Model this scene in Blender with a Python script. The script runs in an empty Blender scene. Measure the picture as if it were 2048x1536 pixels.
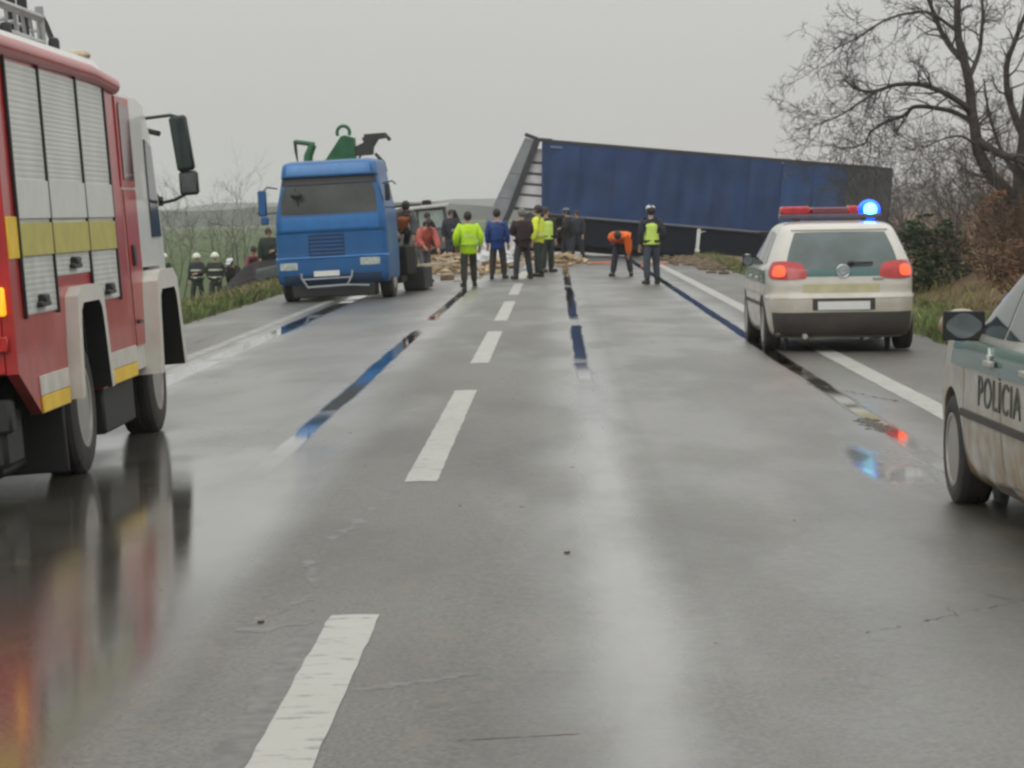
import bpy, math, random
from mathutils import Vector, Matrix, noise as mnoise
R = math.radians
random.seed(7)
SC = bpy.context.scene
COL = SC.collection

# ------------------------------------------------------------------ camera
cam = bpy.data.cameras.new('camera'); cam_o = bpy.data.objects.new('camera', cam); COL.objects.link(cam_o)
cam.sensor_width = 36.0; cam.lens = 36.0 * 5300 / 2048; cam.clip_start = 0.5; cam.clip_end = 9000
CAM_Z = 1.62
def cam_matrix(yaw, pitch, roll):
    m = Matrix.Rotation(yaw, 3, 'Z') @ Matrix.Rotation(pitch, 3, 'X')
    r, f, u = m @ Vector((1, 0, 0)), m @ Vector((0, 1, 0)), m @ Vector((0, 0, 1))
    c, s = math.cos(roll), math.sin(roll)
    r2, u2 = c * r - s * u, s * r + c * u
    M = Matrix((r2, u2, -f)).transposed().to_4x4()
    M.translation = (0, 0, CAM_Z)
    return M
cam_o.matrix_world = cam_matrix(R(1.01882), R(-3.72217), R(1.4))
SC.camera = cam_o
SC.render.filter_size = 2.0
try: SC.cycles.pixel_filter_type = 'BLACKMAN_HARRIS'; SC.cycles.filter_width = 2.7
except Exception: pass
try:
    SC.cycles.use_denoising = True
    SC.cycles.max_bounces = 6; SC.cycles.volume_bounces = 1
except Exception: pass

# ------------------------------------------------------------------ world: overcast daylight
world = bpy.data.worlds.new('World'); SC.world = world; world.use_nodes = True
wn, wl = world.node_tree.nodes, world.node_tree.links
wn.clear()
SUN_EL, SUN_AZ = R(38), R(200)
w_out = wn.new('ShaderNodeOutputWorld'); w_bg = wn.new('ShaderNodeBackground')
w_sky = wn.new('ShaderNodeTexSky'); w_sky.sky_type = 'NISHITA'; w_sky.sun_disc = False
w_sky.sun_elevation = SUN_EL; w_sky.sun_rotation = SUN_AZ; w_sky.air_density = 2.0; w_sky.dust_density = 6.0
w_hs = wn.new('ShaderNodeHueSaturation'); w_hs.inputs['Saturation'].default_value = 0.12
w_tc = wn.new('ShaderNodeTexCoord'); w_sep = wn.new('ShaderNodeSeparateXYZ')
w_noise = wn.new('ShaderNodeTexNoise'); w_noise.inputs['Scale'].default_value = 1.6; w_noise.inputs['Detail'].default_value = 4
w_map = wn.new('ShaderNodeMapping'); w_map.inputs['Scale'].default_value = (1, 1, 3)
w_ramp = wn.new('ShaderNodeMapRange')          # overcast luminance rises towards the zenith
w_ramp.inputs['From Min'].default_value = 0.0; w_ramp.inputs['From Max'].default_value = 1.0
w_ramp.inputs['To Min'].default_value = 1.0; w_ramp.inputs['To Max'].default_value = 2.9
w_nr = wn.new('ShaderNodeMapRange'); w_nr.inputs['To Min'].default_value = 0.93; w_nr.inputs['To Max'].default_value = 1.07
w_mul = wn.new('ShaderNodeMath'); w_mul.operation = 'MULTIPLY'
w_gray = wn.new('ShaderNodeVectorMath'); w_gray.operation = 'SCALE'; w_gray.inputs[0].default_value = (5.25, 5.25, 5.08)
w_mix = wn.new('ShaderNodeMixRGB'); w_mix.inputs['Fac'].default_value = 0.93
wl.new(w_tc.outputs['Generated'], w_sep.inputs[0]); wl.new(w_sep.outputs['Z'], w_ramp.inputs['Value'])
wl.new(w_tc.outputs['Generated'], w_map.inputs['Vector']); wl.new(w_map.outputs[0], w_noise.inputs['Vector'])
wl.new(w_noise.outputs['Fac'], w_nr.inputs['Value'])
wl.new(w_ramp.outputs[0], w_mul.inputs[0]); wl.new(w_nr.outputs[0], w_mul.inputs[1])
wl.new(w_mul.outputs[0], w_gray.inputs['Scale'])
wl.new(w_sky.outputs[0], w_hs.inputs['Color'])
wl.new(w_hs.outputs[0], w_mix.inputs['Color1']); wl.new(w_gray.outputs[0], w_mix.inputs['Color2'])
wl.new(w_mix.outputs[0], w_bg.inputs['Color']); w_bg.inputs['Strength'].default_value = 0.1
wl.new(w_bg.outputs[0], w_out.inputs['Surface'])

sun = bpy.data.lights.new('sun', 'SUN'); sun.energy = 0.5; sun.angle = R(40); sun.color = (1.0, 0.97, 0.92)
sun_o = bpy.data.objects.new('sun', sun); COL.objects.link(sun_o)
sun_o.location = (0, -20, 60)
_d = Vector((math.sin(SUN_AZ) * math.cos(SUN_EL), math.cos(SUN_AZ) * math.cos(SUN_EL), math.sin(SUN_EL)))
sun_o.rotation_euler = _d.to_track_quat('Z', 'Y').to_euler()

vs = SC.view_settings
vs.view_transform = 'Standard'; vs.look = 'None'; vs.exposure = 0.0; vs.gamma = 1.0; vs.use_curve_mapping = False

# ------------------------------------------------------------------ materials
def mat(name, c, rough=0.5, metal=0.0, var=0.12, scale=6.0, coat=0.0, bump=0.0, bscale=40.0, emit=None, estr=0.0,
        dirt=None, spec=None, alpha=None):
    """dirt = (colour, z0, z1, amount): mud spray thinning from z0 up to z1 in object space, broken by noise"""
    m = bpy.data.materials.new(name); m.use_nodes = True
    n, l = m.node_tree.nodes, m.node_tree.links
    b = n['Principled BSDF']
    b.inputs['Roughness'].default_value = rough; b.inputs['Metallic'].default_value = metal
    if coat: b.inputs['Coat Weight'].default_value = coat; b.inputs['Coat Roughness'].default_value = 0.08
    if spec is not None: b.inputs['Specular IOR Level'].default_value = spec
    tc = n.new('ShaderNodeTexCoord')
    nz = n.new('ShaderNodeTexNoise'); nz.inputs['Scale'].default_value = scale; nz.inputs['Detail'].default_value = 5
    l.new(tc.outputs['Object'], nz.inputs['Vector'])
    mx = n.new('ShaderNodeMixRGB')
    mx.inputs['Color1'].default_value = (*[max(0, k * (1 - var)) for k in c], 1)
    mx.inputs['Color2'].default_value = (*[min(1, k * (1 + var)) for k in c], 1)
    rp = n.new('ShaderNodeMapRange'); rp.inputs['From Min'].default_value = 0.35; rp.inputs['From Max'].default_value = 0.65
    l.new(nz.outputs['Fac'], rp.inputs['Value']); l.new(rp.outputs[0], mx.inputs['Fac'])
    col = mx.outputs[0]
    if dirt:
        dc, z0, z1, amt = dirt
        sp = n.new('ShaderNodeSeparateXYZ'); l.new(tc.outputs['Object'], sp.inputs[0])
        zr = n.new('ShaderNodeMapRange'); zr.inputs['From Min'].default_value = z0; zr.inputs['From Max'].default_value = z1
        zr.inputs['To Min'].default_value = amt; zr.inputs['To Max'].default_value = 0.0
        l.new(sp.outputs['Z'], zr.inputs['Value'])
        n2 = n.new('ShaderNodeTexNoise'); n2.inputs['Scale'].default_value = 5.0; n2.inputs['Detail'].default_value = 8
        l.new(tc.outputs['Object'], n2.inputs['Vector'])
        mu = n.new('ShaderNodeMath'); mu.operation = 'MULTIPLY'
        r2 = n.new('ShaderNodeMapRange'); r2.inputs['From Min'].default_value = 0.3; r2.inputs['From Max'].default_value = 0.6
        l.new(n2.outputs['Fac'], r2.inputs['Value'])
        l.new(zr.outputs[0], mu.inputs[0]); l.new(r2.outputs[0], mu.inputs[1])
        m2 = n.new('ShaderNodeMixRGB'); m2.inputs['Color2'].default_value = (*dc, 1)
        l.new(col, m2.inputs['Color1']); l.new(mu.outputs[0], m2.inputs['Fac']); col = m2.outputs[0]
        ra = n.new('ShaderNodeMapRange'); ra.inputs['To Min'].default_value = rough; ra.inputs['To Max'].default_value = 0.75
        l.new(mu.outputs[0], ra.inputs['Value']); l.new(ra.outputs[0], b.inputs['Roughness'])
    l.new(col, b.inputs['Base Color'])
    if bump:
        nb = n.new('ShaderNodeTexNoise'); nb.inputs['Scale'].default_value = bscale; nb.inputs['Detail'].default_value = 4
        l.new(tc.outputs['Object'], nb.inputs['Vector'])
        bp = n.new('ShaderNodeBump'); bp.inputs['Strength'].default_value = bump; bp.inputs['Distance'].default_value = 0.02
        l.new(nb.outputs['Fac'], bp.inputs['Height']); l.new(bp.outputs[0], b.inputs['Normal'])
    if emit:
        b.inputs['Emission Color'].default_value = (*emit, 1); b.inputs['Emission Strength'].default_value = estr
    return m

MUD = (0.16, 0.12, 0.08)
M = {}
M['red'] = mat('fire_red', (0.42, 0.014, 0.014), 0.32, coat=0.35, dirt=(MUD, 0.3, 1.3, 0.35))
M['shutter'] = mat('shutter_grey', (0.62, 0.64, 0.61), 0.5, var=0.06, scale=2, dirt=((0.3, 0.3, 0.27), 0.8, 2.2, 0.5))
M['white'] = mat('white_paint', (0.72, 0.72, 0.69), 0.3, coat=0.4, var=0.05, dirt=((0.35, 0.31, 0.25), 0.3, 1.3, 0.6))
M['cream'] = mat('fender_white', (0.64, 0.625, 0.57), 0.4, var=0.05, dirt=((0.4, 0.36, 0.28), 0.3, 1.2, 0.6))
M['yellow'] = mat('yellow_stripe', (0.50, 0.45, 0.10), 0.45, var=0.08)
M['pale_stripe'] = mat('pale_stripe', (.64, .655, .62), .5, var=.04)
M['yellow_bright'] = mat('yellow_reflective', (0.85, 0.55, 0.02), 0.4, var=0.08)
M['black'] = mat('black_plastic', (0.018, 0.019, 0.02), 0.45)
M['rubber'] = mat('tyre_rubber', (0.022, 0.022, 0.022), 0.7, bump=0.3, dirt=((0.09, 0.08, 0.065), -0.6, 0.6, 0.7))
M['dark'] = mat('dark_chassis', (0.02, 0.02, 0.021), 0.65)
M['steel'] = mat('wheel_steel', (0.42, 0.41, 0.39), 0.45, metal=0.5, dirt=((0.2, 0.18, 0.15), -0.5, 0.5, 0.7))
M['alu'] = mat('ladder_aluminium', (0.42, 0.43, 0.43), 0.4, metal=0.6)
M['glass'] = mat('dark_glass', (0.035, 0.05, 0.05), 0.06, var=0.3, scale=1.5)
M['rear_glass'] = mat('rear_window_glass', (0.07, 0.10, 0.10), 0.1, var=0.3, scale=2.0, coat=0.5)
M['windshield'] = mat('dull_windshield', (0.06, 0.066, 0.064), 0.3, var=0.3, scale=1.5, spec=.2)
M['amber'] = mat('amber_lens', (0.9, 0.35, 0.02), 0.3, emit=(1, 0.45, 0.02), estr=0.9)
M['blue_cab'] = mat('lorry_blue', (0.004, 0.098, 0.285), 0.4, coat=0.15, var=0.10, scale=3, dirt=((0.03, 0.07, 0.15), 0.1, 1.6, 0.35))
M['blue_pale'] = mat('lorry_blue_pale', (0.05, 0.20, 0.48), 0.4, coat=0.2, var=0.1)  # paler blue for the roof brow and bumper ledge
M['blue_dark'] = mat('grille_dark_blue', (0.008, 0.025, 0.07), 0.5)
M['headlamp'] = mat('headlamp_glass', (0.42, 0.47, 0.45), 0.15, var=0.2, scale=12)
M['plate'] = mat('plate_white', (0.68, 0.7, 0.68), 0.4, var=0.03)
M['greybar'] = mat('grey_bar', (0.3, 0.33, 0.36), 0.4)
M['green_crane'] = mat('crane_green', (0.012, 0.11, 0.04), 0.4, var=0.2)
M['crane_dark'] = mat('crane_dark_metal', (0.03, 0.032, 0.03), 0.5)
M['car_white'] = mat('police_white', (0.55, 0.53, 0.48), 0.25, coat=0.7, var=0.03, dirt=((0.30, 0.24, 0.14), 0.15, 1.0, 0.75))
M['car_silver'] = mat('police_silver', (0.38, 0.375, 0.33), 0.3, metal=0.15, coat=0.5, var=0.04, dirt=((0.27, 0.165, 0.06), 0.25, 0.98, 1.0))
M['car_skirt'] = mat('bumper_dark', (0.045, 0.042, 0.038), 0.6, dirt=(MUD, 0.1, 0.6, 0.3))
M['teal'] = mat('teal_band', (0.035, 0.125, 0.125), 0.25, coat=0.6, var=0.08)
M['palegreenyellow'] = mat('reflective_band', (0.46, 0.43, 0.26), 0.4, var=0.1)
M['tail_red'] = mat('tail_lamp_red', (0.42, 0.012, 0.012), 0.2, coat=0.6, var=0.2, scale=20)
M['tail_lit'] = mat('tail_lamp_lit', (0.8, 0.1, 0.04), 0.25, emit=(1.0, 0.11, 0.03), estr=0.85)
M['bar_red'] = mat('lightbar_red', (0.42, 0.02, 0.03), 0.2, coat=0.6, var=0.2, scale=12)
M['bar_mid'] = mat('lightbar_smoke_red', (0.16, 0.04, 0.055), 0.25, coat=0.5)
M['bar_dark'] = mat('lightbar_body', (0.10, 0.08, 0.11), 0.3)
M['beacon'] = mat('blue_beacon_lit', (0.0, 0.15, 0.9), 0.2, emit=(0.0, 0.055, 1.0), estr=3.2)
M['beacon_core'] = mat('beacon_core_lit', (0.2, 0.7, 1.0), 0.2, emit=(0.12, 0.72, 1.0), estr=4.0)
M['chrome'] = mat('chrome_badge', (0.5, 0.55, 0.57), 0.2, metal=0.8)
M['letter'] = mat('letter_dark', (0.05, 0.06, 0.05), 0.5)
M['curtain'] = mat('curtain_blue', (0.010, 0.038, 0.125), 0.5, var=0.2, scale=1.2, bump=0.25, bscale=2.5)
M['curtain_b'] = mat('curtain_blue_lighter', (0.018, 0.055, 0.16), 0.5, var=0.2, scale=1.0, bump=0.3, bscale=2.0)
M['curtain_end'] = mat('curtain_worn_end', (0.045, 0.055, 0.06), 0.55, var=0.35, scale=1.4)
M['rail_dark'] = mat('roof_rail_dark', (0.035, 0.038, 0.042), 0.5)
M['rail_grey'] = mat('lower_rail_grey', (0.13, 0.15, 0.19), 0.45)
M['slat'] = mat('bulkhead_slat', (0.62, 0.62, 0.64), 0.5, var=0.06)
M['panel_grey'] = mat('bent_panel_grey', (0.24, 0.25, 0.27), 0.5, var=0.12, scale=2)
M['wood'] = mat('raw_board', (0.42, 0.31, 0.18), 0.8, var=0.3, scale=8)
M['wood_pale'] = mat('pale_board', (0.52, 0.44, 0.32), 0.8, var=0.2, scale=8)
M['wood_brown'] = mat('brown_board', (0.19, 0.125, 0.07), 0.8, var=0.3, scale=8)
M['sheet'] = mat('crumpled_white_sheet', (0.62, 0.63, 0.65), 0.5, var=0.08)
M['orange_scrap'] = mat('orange_scrap', (0.62, 0.16, 0.06), 0.6)
M['wreck'] = mat('wreck_grey', (0.09, 0.095, 0.10), 0.45, var=0.3)
M['wreck_dark'] = mat('wreck_black', (0.016, 0.014, 0.015), 0.75, var=0.4, spec=.2)
M['wreck_red'] = mat('wreck_dark_red', (0.11, 0.025, 0.022), 0.4, var=0.3)
M['pale_roof'] = mat('wreck_pale_roof', (0.55, 0.56, 0.52), 0.4)
M['mint'] = mat('mint_pane', (0.30, 0.36, 0.33), 0.2)
M['bark'] = mat('bark', (0.058, 0.052, 0.045), 0.9, var=0.35, scale=10, bump=0.6, bscale=30)
M['twig'] = mat('twig_grey', (0.085, 0.075, 0.07), 0.9, var=0.3, scale=2)
M['twig_brown'] = mat('twig_brown', (0.105, 0.065, 0.042), 0.9, var=0.35, scale=1.5)
M['leaf_dead'] = mat('dead_leaf', (0.18, 0.095, 0.05), 0.8, var=0.5, scale=1.2)
M['leaf_dark'] = mat('dark_green_leaf', (0.035, 0.058, 0.018), 0.6, var=0.5, scale=2.5)
M['grass'] = mat('grass_blades', (0.085, 0.135, 0.03), 0.7, var=0.45, scale=0.9)
M['grass_dry'] = mat('grass_dry', (0.20, 0.18, 0.075), 0.8, var=0.4, scale=1.2)
M['paint'] = None
# clothing and people
M['skin'] = mat('skin', (0.42, 0.26, 0.19), 0.55)
M['hair'] = mat('dark_hair', (0.025, 0.02, 0.016), 0.6)
M['hair_grey'] = mat('grey_hair', (0.17, 0.165, 0.16), 0.6)
M['lime'] = mat('lime_jacket', (0.50, 0.80, 0.015), 0.6, var=0.12, scale=5, bump=0.5, bscale=8)
M['lime_pale'] = mat('lime_vest', (0.56, 0.75, 0.14), 0.6, var=0.1, scale=5, bump=0.4, bscale=8)
M['yellow_hv'] = mat('yellow_jacket', (0.68, 0.78, 0.05), 0.6, var=0.12, scale=5, bump=0.5, bscale=8)
M['orange_hv'] = mat('orange_jacket', (0.95, 0.17, 0.015), 0.6, var=0.1, scale=5, bump=0.4, bscale=8)
M['orange_dull'] = mat('dull_orange_vest', (0.55, 0.17, 0.06), 0.65, var=0.15, scale=5)
M['coral'] = mat('coral_jacket', (0.50, 0.11, 0.08), 0.65, var=0.15, scale=5)
M['band'] = mat('reflective_tape', (0.62, 0.66, 0.58), 0.4)
M['band_lime'] = mat('reflective_tape_lime', (0.58, 0.74, 0.28), 0.4)
M['royal'] = mat('royal_blue_jacket', (0.006, 0.04, 0.19), 0.6, var=0.15, bump=0.5, bscale=8)
M['navy'] = mat('navy_cloth', (0.018, 0.022, 0.035), 0.75, var=0.2)
M['blackcloth'] = mat('black_cloth', (0.014, 0.014, 0.015), 0.8, var=0.2)
M['olive'] = mat('olive_trousers', (0.035, 0.037, 0.027), 0.8, var=0.2)
M['bluegrey'] = mat('blue_grey_trousers', (0.045, 0.058, 0.08), 0.8, var=0.25, scale=3)
M['brownc'] = mat('brown_trousers', (0.032, 0.026, 0.023), 0.8, var=0.2)
M['greentr'] = mat('dark_green_trousers', (0.018, 0.028, 0.022), 0.8, var=0.2)
M['maroon'] = mat('maroon_jacket', (0.026, 0.012, 0.013), 0.7, var=0.2)
M['greyc'] = mat('grey_cloth', (0.10, 0.105, 0.11), 0.8, var=0.15)
M['fire_coat'] = mat('firefighter_coat', (0.016, 0.02, 0.017), 0.75, var=0.2)
M['helmet'] = mat('pale_helmet', (0.72, 0.73, 0.62), 0.3, coat=0.5)
M['cap_white'] = mat('white_cap', (0.62, 0.64, 0.68), 0.5)
M['hat_blue'] = mat('slate_cap', (0.13, 0.17, 0.24), 0.6)
M['shoe'] = mat('shoe_black', (0.012, 0.012, 0.012), 0.5)

# ------------------------------------------------------------------ mesh builder
class MB:
    def __init__(s): s.v = []; s.f = []; s.mi = []; s.cur = 0
    def add(s, vs, fs):
        o = len(s.v); s.v += [tuple(p) for p in vs]; s.f += [tuple(i + o for i in f) for f in fs]; s.mi += [s.cur] * len(fs)
        return s
    def box(s, c, d, ch=0.01, rot=None):
        """chamfered box, centre c, full sizes d"""
        hx, hy, hz = d[0] / 2, d[1] / 2, d[2] / 2
        ch = min(ch, hx * .45, hy * .45, hz * .45)
        vs, idx = [], {}
        for sx in (-1, 1):
            for sy in (-1, 1):
                for sz in (-1, 1):
                    for ax in range(3):
                        p = [sx * (hx - ch), sy * (hy - ch), sz * (hz - ch)]
                        p[ax] = (sx * hx, sy * hy, sz * hz)[ax]
                        idx[(sx, sy, sz, ax)] = len(vs); vs.append(Vector(p))
        fs = []
        for ax in range(3):
            a, b = (ax + 1) % 3, (ax + 2) % 3
            for sg in (-1, 1):
                q = []
                for (u, w) in ((-1, -1), (1, -1), (1, 1), (-1, 1)):
                    k = [0, 0, 0]; k[ax] = sg; k[a] = u; k[b] = w; q.append(idx[(*k, ax)])
                fs.append(q if sg > 0 else q[::-1])
        for ax in range(3):   # edge chamfers: edges parallel to ax
            a, b = (ax + 1) % 3, (ax + 2) % 3
            for u in (-1, 1):
                for w in (-1, 1):
                    q = []
                    for (t, which) in ((-1, a), (1, a), (1, b), (-1, b)):
                        k = [0, 0, 0]; k[ax] = t; k[a] = u; k[b] = w; q.append(idx[(*k, which)])
                    fs.append(q if u * w > 0 else q[::-1])
        for sx in (-1, 1):
            for sy in (-1, 1):
                for sz in (-1, 1):
                    q = [idx[(sx, sy, sz, k)] for k in range(3)]
                    fs.append(q if sx * sy * sz > 0 else q[::-1])
        if rot is not None: vs = [rot @ p for p in vs]
        return s.add([p + Vector(c) for p in vs], fs)
    def prism(s, poly, x0, x1, axis='x'):
        """extrude a 2-D polygon. axis x: poly is (y,z); axis y: (x,z); axis z: (x,y)"""
        def P(q, t):
            return {'x': (t, q[0], q[1]), 'y': (q[0], t, q[1]), 'z': (q[0], q[1], t)}[axis]
        n = len(poly)
        vs = [P(q, x0) for q in poly] + [P(q, x1) for q in poly]
        fs = [tuple(range(n)), tuple(range(2 * n - 1, n - 1, -1))]
        fs += [(i, i + n, (i + 1) % n + n, (i + 1) % n) for i in range(n)]
        return s.add(vs, fs)
    def tube(s, pts, rad, n=8, cap=True):
        pts = [Vector(p) for p in pts]
        if not hasattr(rad, '__len__'): rad = [rad] * len(pts)
        vs, fs = [], []
        up = None
        for i, p in enumerate(pts):
            t = (pts[min(i + 1, len(pts) - 1)] - pts[max(i - 1, 0)])
            if t.length < 1e-9: t = Vector((0, 0, 1))
            t.normalize()
            if up is None: up = Vector((0, 0, 1)) if abs(t.z) < .9 else Vector((1, 0, 0))
            a = t.cross(up)
            if a.length < 1e-6: a = t.cross(Vector((1, 0.3, 0)))
            a.normalize(); b = a.cross(t); up = b
            for k in range(n):
                w = 2 * math.pi * k / n
                vs.append(p + (a * math.cos(w) + b * math.sin(w)) * rad[i])
        for i in range(len(pts) - 1):
            for k in range(n):
                k2 = (k + 1) % n
                fs.append((i * n + k, i * n + k2, (i + 1) * n + k2, (i + 1) * n + k))
        if cap:
            fs.append(tuple(range(n - 1, -1, -1))); o = (len(pts) - 1) * n; fs.append(tuple(range(o, o + n)))
        return s.add(vs, fs)
    def lathe(s, prof, c=(0, 0, 0), axis='x', n=32, close=False):
        """prof = [(offset along axis, radius)]"""
        vs, fs = [], []
        c = Vector(c)
        for (t, r) in prof:
            for k in range(n):
                w = 2 * math.pi * k / n; u, q = r * math.cos(w), r * math.sin(w)
                vs.append(c + Vector({'x': (t, u, q), 'y': (u, t, q), 'z': (u, q, t)}[axis]))
        m = len(prof)
        for i in range(m - (0 if close else 1)):
            j = (i + 1) % m
            for k in range(n):
                k2 = (k + 1) % n
                fs.append((i * n + k, i * n + k2, j * n + k2, j * n + k))
        if not close:
            fs.append(tuple(range(n))[::-1]); fs.append(tuple(range((m - 1) * n, m * n)))
        return s.add(vs, fs)
    def ball(s, c, r, n=12, m=8, rot=None):
        if not hasattr(r, '__len__'): r = (r, r, r)
        vs, fs = [], []
        for i in range(m + 1):
            th = math.pi * i / m
            for k in range(n):
                w = 2 * math.pi * k / n
                p = Vector((r[0] * math.sin(th) * math.cos(w), r[1] * math.sin(th) * math.sin(w), r[2] * math.cos(th)))
                if rot is not None: p = rot @ p
                vs.append(p + Vector(c))
        for i in range(m):
            for k in range(n):
                k2 = (k + 1) % n
                fs.append((i * n + k, (i + 1) * n + k, (i + 1) * n + k2, i * n + k2))
        return s.add(vs, fs)
    def grid(s, fn, nu, nv):
        vs = [fn(i / nu, j / nv) for j in range(nv + 1) for i in range(nu + 1)]
        fs = [(j * (nu + 1) + i, j * (nu + 1) + i + 1, (j + 1) * (nu + 1) + i + 1, (j + 1) * (nu + 1) + i) for j in range(nv) for i in range(nu)]
        return s.add(vs, fs)
    def build(s, name, m, parent=None, smooth=True, angle=38, fix=True):
        me = bpy.data.meshes.new(name); me.from_pydata(s.v, [], s.f)
        ms = m if isinstance(m, (list, tuple)) else [m]
        for k in ms: me.materials.append(k)
        if len(ms) > 1: me.polygons.foreach_set('material_index', s.mi)
        if fix:
            import bmesh
            bm = bmesh.new(); bm.from_mesh(me); bmesh.ops.recalc_face_normals(bm, faces=bm.faces); bm.to_mesh(me); bm.free()
        if smooth:
            me.polygons.foreach_set('use_smooth', [True] * len(me.polygons))
            me.set_sharp_from_angle(angle=R(angle))
        me.update()
        o = bpy.data.objects.new(name, me); COL.objects.link(o)
        if parent is not None: o.parent = parent
        return o

def tag(o, label=None, cat=None, group=None, kind=None):
    if label: o['label'] = label
    if cat: o['category'] = cat
    if group: o['group'] = group
    if kind: o['kind'] = kind
    return o
def thing(name, label, cat, loc=(0, 0, 0), rot=(0, 0, 0), group=None):
    o = bpy.data.objects.new(name, None); COL.objects.link(o)
    o.location = loc; o.rotation_euler = rot; o.empty_display_size = 0.2
    return tag(o, label, cat, group)
def copy_part(o, parent, loc=None, rot=None):
    c = o.copy(); COL.objects.link(c); c.parent = parent
    if loc is not None: c.location = loc
    if rot is not None: c.rotation_euler = rot
    for ch in list(o.children):
        copy_part(ch, c)
    return c

# ------------------------------------------------------------------ terrain and road
XC = -0.85                                  # crown of the road
def smooth(a, b, x):
    t = max(0.0, min(1.0, (x - a) / (b - a))); return t * t * (3 - 2 * t)
def road_z(x): return -0.025 * abs(x - XC)
ROAD_L, ROAD_R = -6.25, 4.75
def terrain(x, y):
    """height of the soil: verges, ditches, field, bank"""
    n1 = mnoise.noise(Vector((x * .25, y * .12, 3.1))); n2 = mnoise.noise(Vector((x * 1.3, y * .9, 7.7)))
    if x < ROAD_L - .05:
        d = ROAD_L - x
        z = -0.12 + 0.05 * smooth(0, .3, d) - 0.05 * smooth(.6, 1.0, d) - 1.08 * smooth(.9, 3.6, d)
        z += n2 * .03 * smooth(.1, .6, d) + n1 * .12 * smooth(1.5, 6, d)
        return z
    if x > ROAD_R + .05:
        d = x - ROAD_R
        edge = -0.13 + 0.05 * smooth(0, .3, d) + n2 * .03 * smooth(.1, .6, d)
        ditch = edge - 1.0 * smooth(.5, 2.2, d)
        bank = edge - .18 * smooth(.3, 1.0, d) + .75 * smooth(1.4, 4.2, d) + n1 * .15 * smooth(1, 4, d)
        far = ditch - .15 * smooth(3, 8, d) + n1 * .1
        k = smooth(66, 82, y)
        return bank * (1 - k) + far * k
    return road_z(x) - 0.10
def axis_pts(segs):
    out = []
    for a, b, n in segs:
        out += [a + (b - a) * i / n for i in range(n)]
    out.append(segs[-1][1]); return out
xs = axis_pts([(-2300, -200, 12), (-200, -40, 12), (-40, -14, 18), (-14, ROAD_L, 44), (ROAD_L, ROAD_R, 6), (ROAD_R, 16, 52), (16, 40, 16), (40, 200, 12), (200, 2300, 12)])
ys = axis_pts([(-60, 0, 6), (0, 12, 12), (12, 110, 160), (110, 220, 36), (220, 2500, 44)])
mb = MB()
nx = len(xs)
mb.v = [(x, y, terrain(x, y)) for y in ys for x in xs]
mb.f = [(j * nx + i, j * nx + i + 1, (j + 1) * nx + i + 1, (j + 1) * nx + i) for j in range(len(ys) - 1) for i in range(nx - 1)]
mb.mi = [0] * len(mb.f)
def ground_mat():
    m = bpy.data.materials.new('field_soil'); m.use_nodes = True
    n, l = m.node_tree.nodes, m.node_tree.links; b = n['Principled BSDF']; b.inputs['Roughness'].default_value = 0.95
    b.inputs['Specular IOR Level'].default_value = 0.15
    tc = n.new('ShaderNodeTexCoord')
    def nz(scale, det, mapscale=None):
        t = n.new('ShaderNodeTexNoise'); t.inputs['Scale'].default_value = scale; t.inputs['Detail'].default_value = det
        if mapscale:
            mp = n.new('ShaderNodeMapping'); mp.inputs['Scale'].default_value = mapscale
            l.new(tc.outputs['Object'], mp.inputs['Vector']); l.new(mp.outputs[0], t.inputs['Vector'])
        else: l.new(tc.outputs['Object'], t.inputs['Vector'])
        r = n.new('ShaderNodeMapRange'); r.inputs['From Min'].default_value = .35; r.inputs['From Max'].default_value = .65
        l.new(t.outputs['Fac'], r.inputs['Value']); return r.outputs[0]
    def mix(f, a, b2):
        x = n.new('ShaderNodeMixRGB')
        l.new(f, x.inputs['Fac'])
        for k, v in (('Color1', a), ('Color2', b2)):
            if isinstance(v, tuple): x.inputs[k].default_value = (*v, 1)
            else: l.new(v, x.inputs[k])
        return x.outputs[0]
    field = mix(nz(.02, 3, (1, .4, 1)), (0.062, 0.098, 0.038), (0.092, 0.118, 0.048))
    soil = mix(nz(1.6, 6), (0.075, 0.085, 0.028), (0.13, 0.12, 0.055))
    fine = mix(nz(9, 6), (0.05, 0.06, 0.022), (0.12, 0.125, 0.05))
    near = mix(nz(.5, 4), soil, fine)
    sp = n.new('ShaderNodeSeparateXYZ'); l.new(tc.outputs['Object'], sp.inputs[0])
    fr = n.new('ShaderNodeMapRange'); fr.inputs['From Min'].default_value = -11; fr.inputs['From Max'].default_value = -15
    l.new(sp.outputs['X'], fr.inputs['Value'])
    brown = mix(nz(.8, 5), (0.11, 0.075, 0.045), (0.16, 0.115, 0.06))
    br = n.new('ShaderNodeMapRange'); br.inputs['From Min'].default_value = 5.6; br.inputs['From Max'].default_value = 7.2
    l.new(sp.outputs['X'], br.inputs['Value'])
    l.new(mix(br.outputs[0], mix(fr.outputs[0], near, field), brown), b.inputs['Base Color'])
    return m
tag(mb.build('ground', ground_mat(), fix=False, angle=180), kind='structure')

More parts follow.
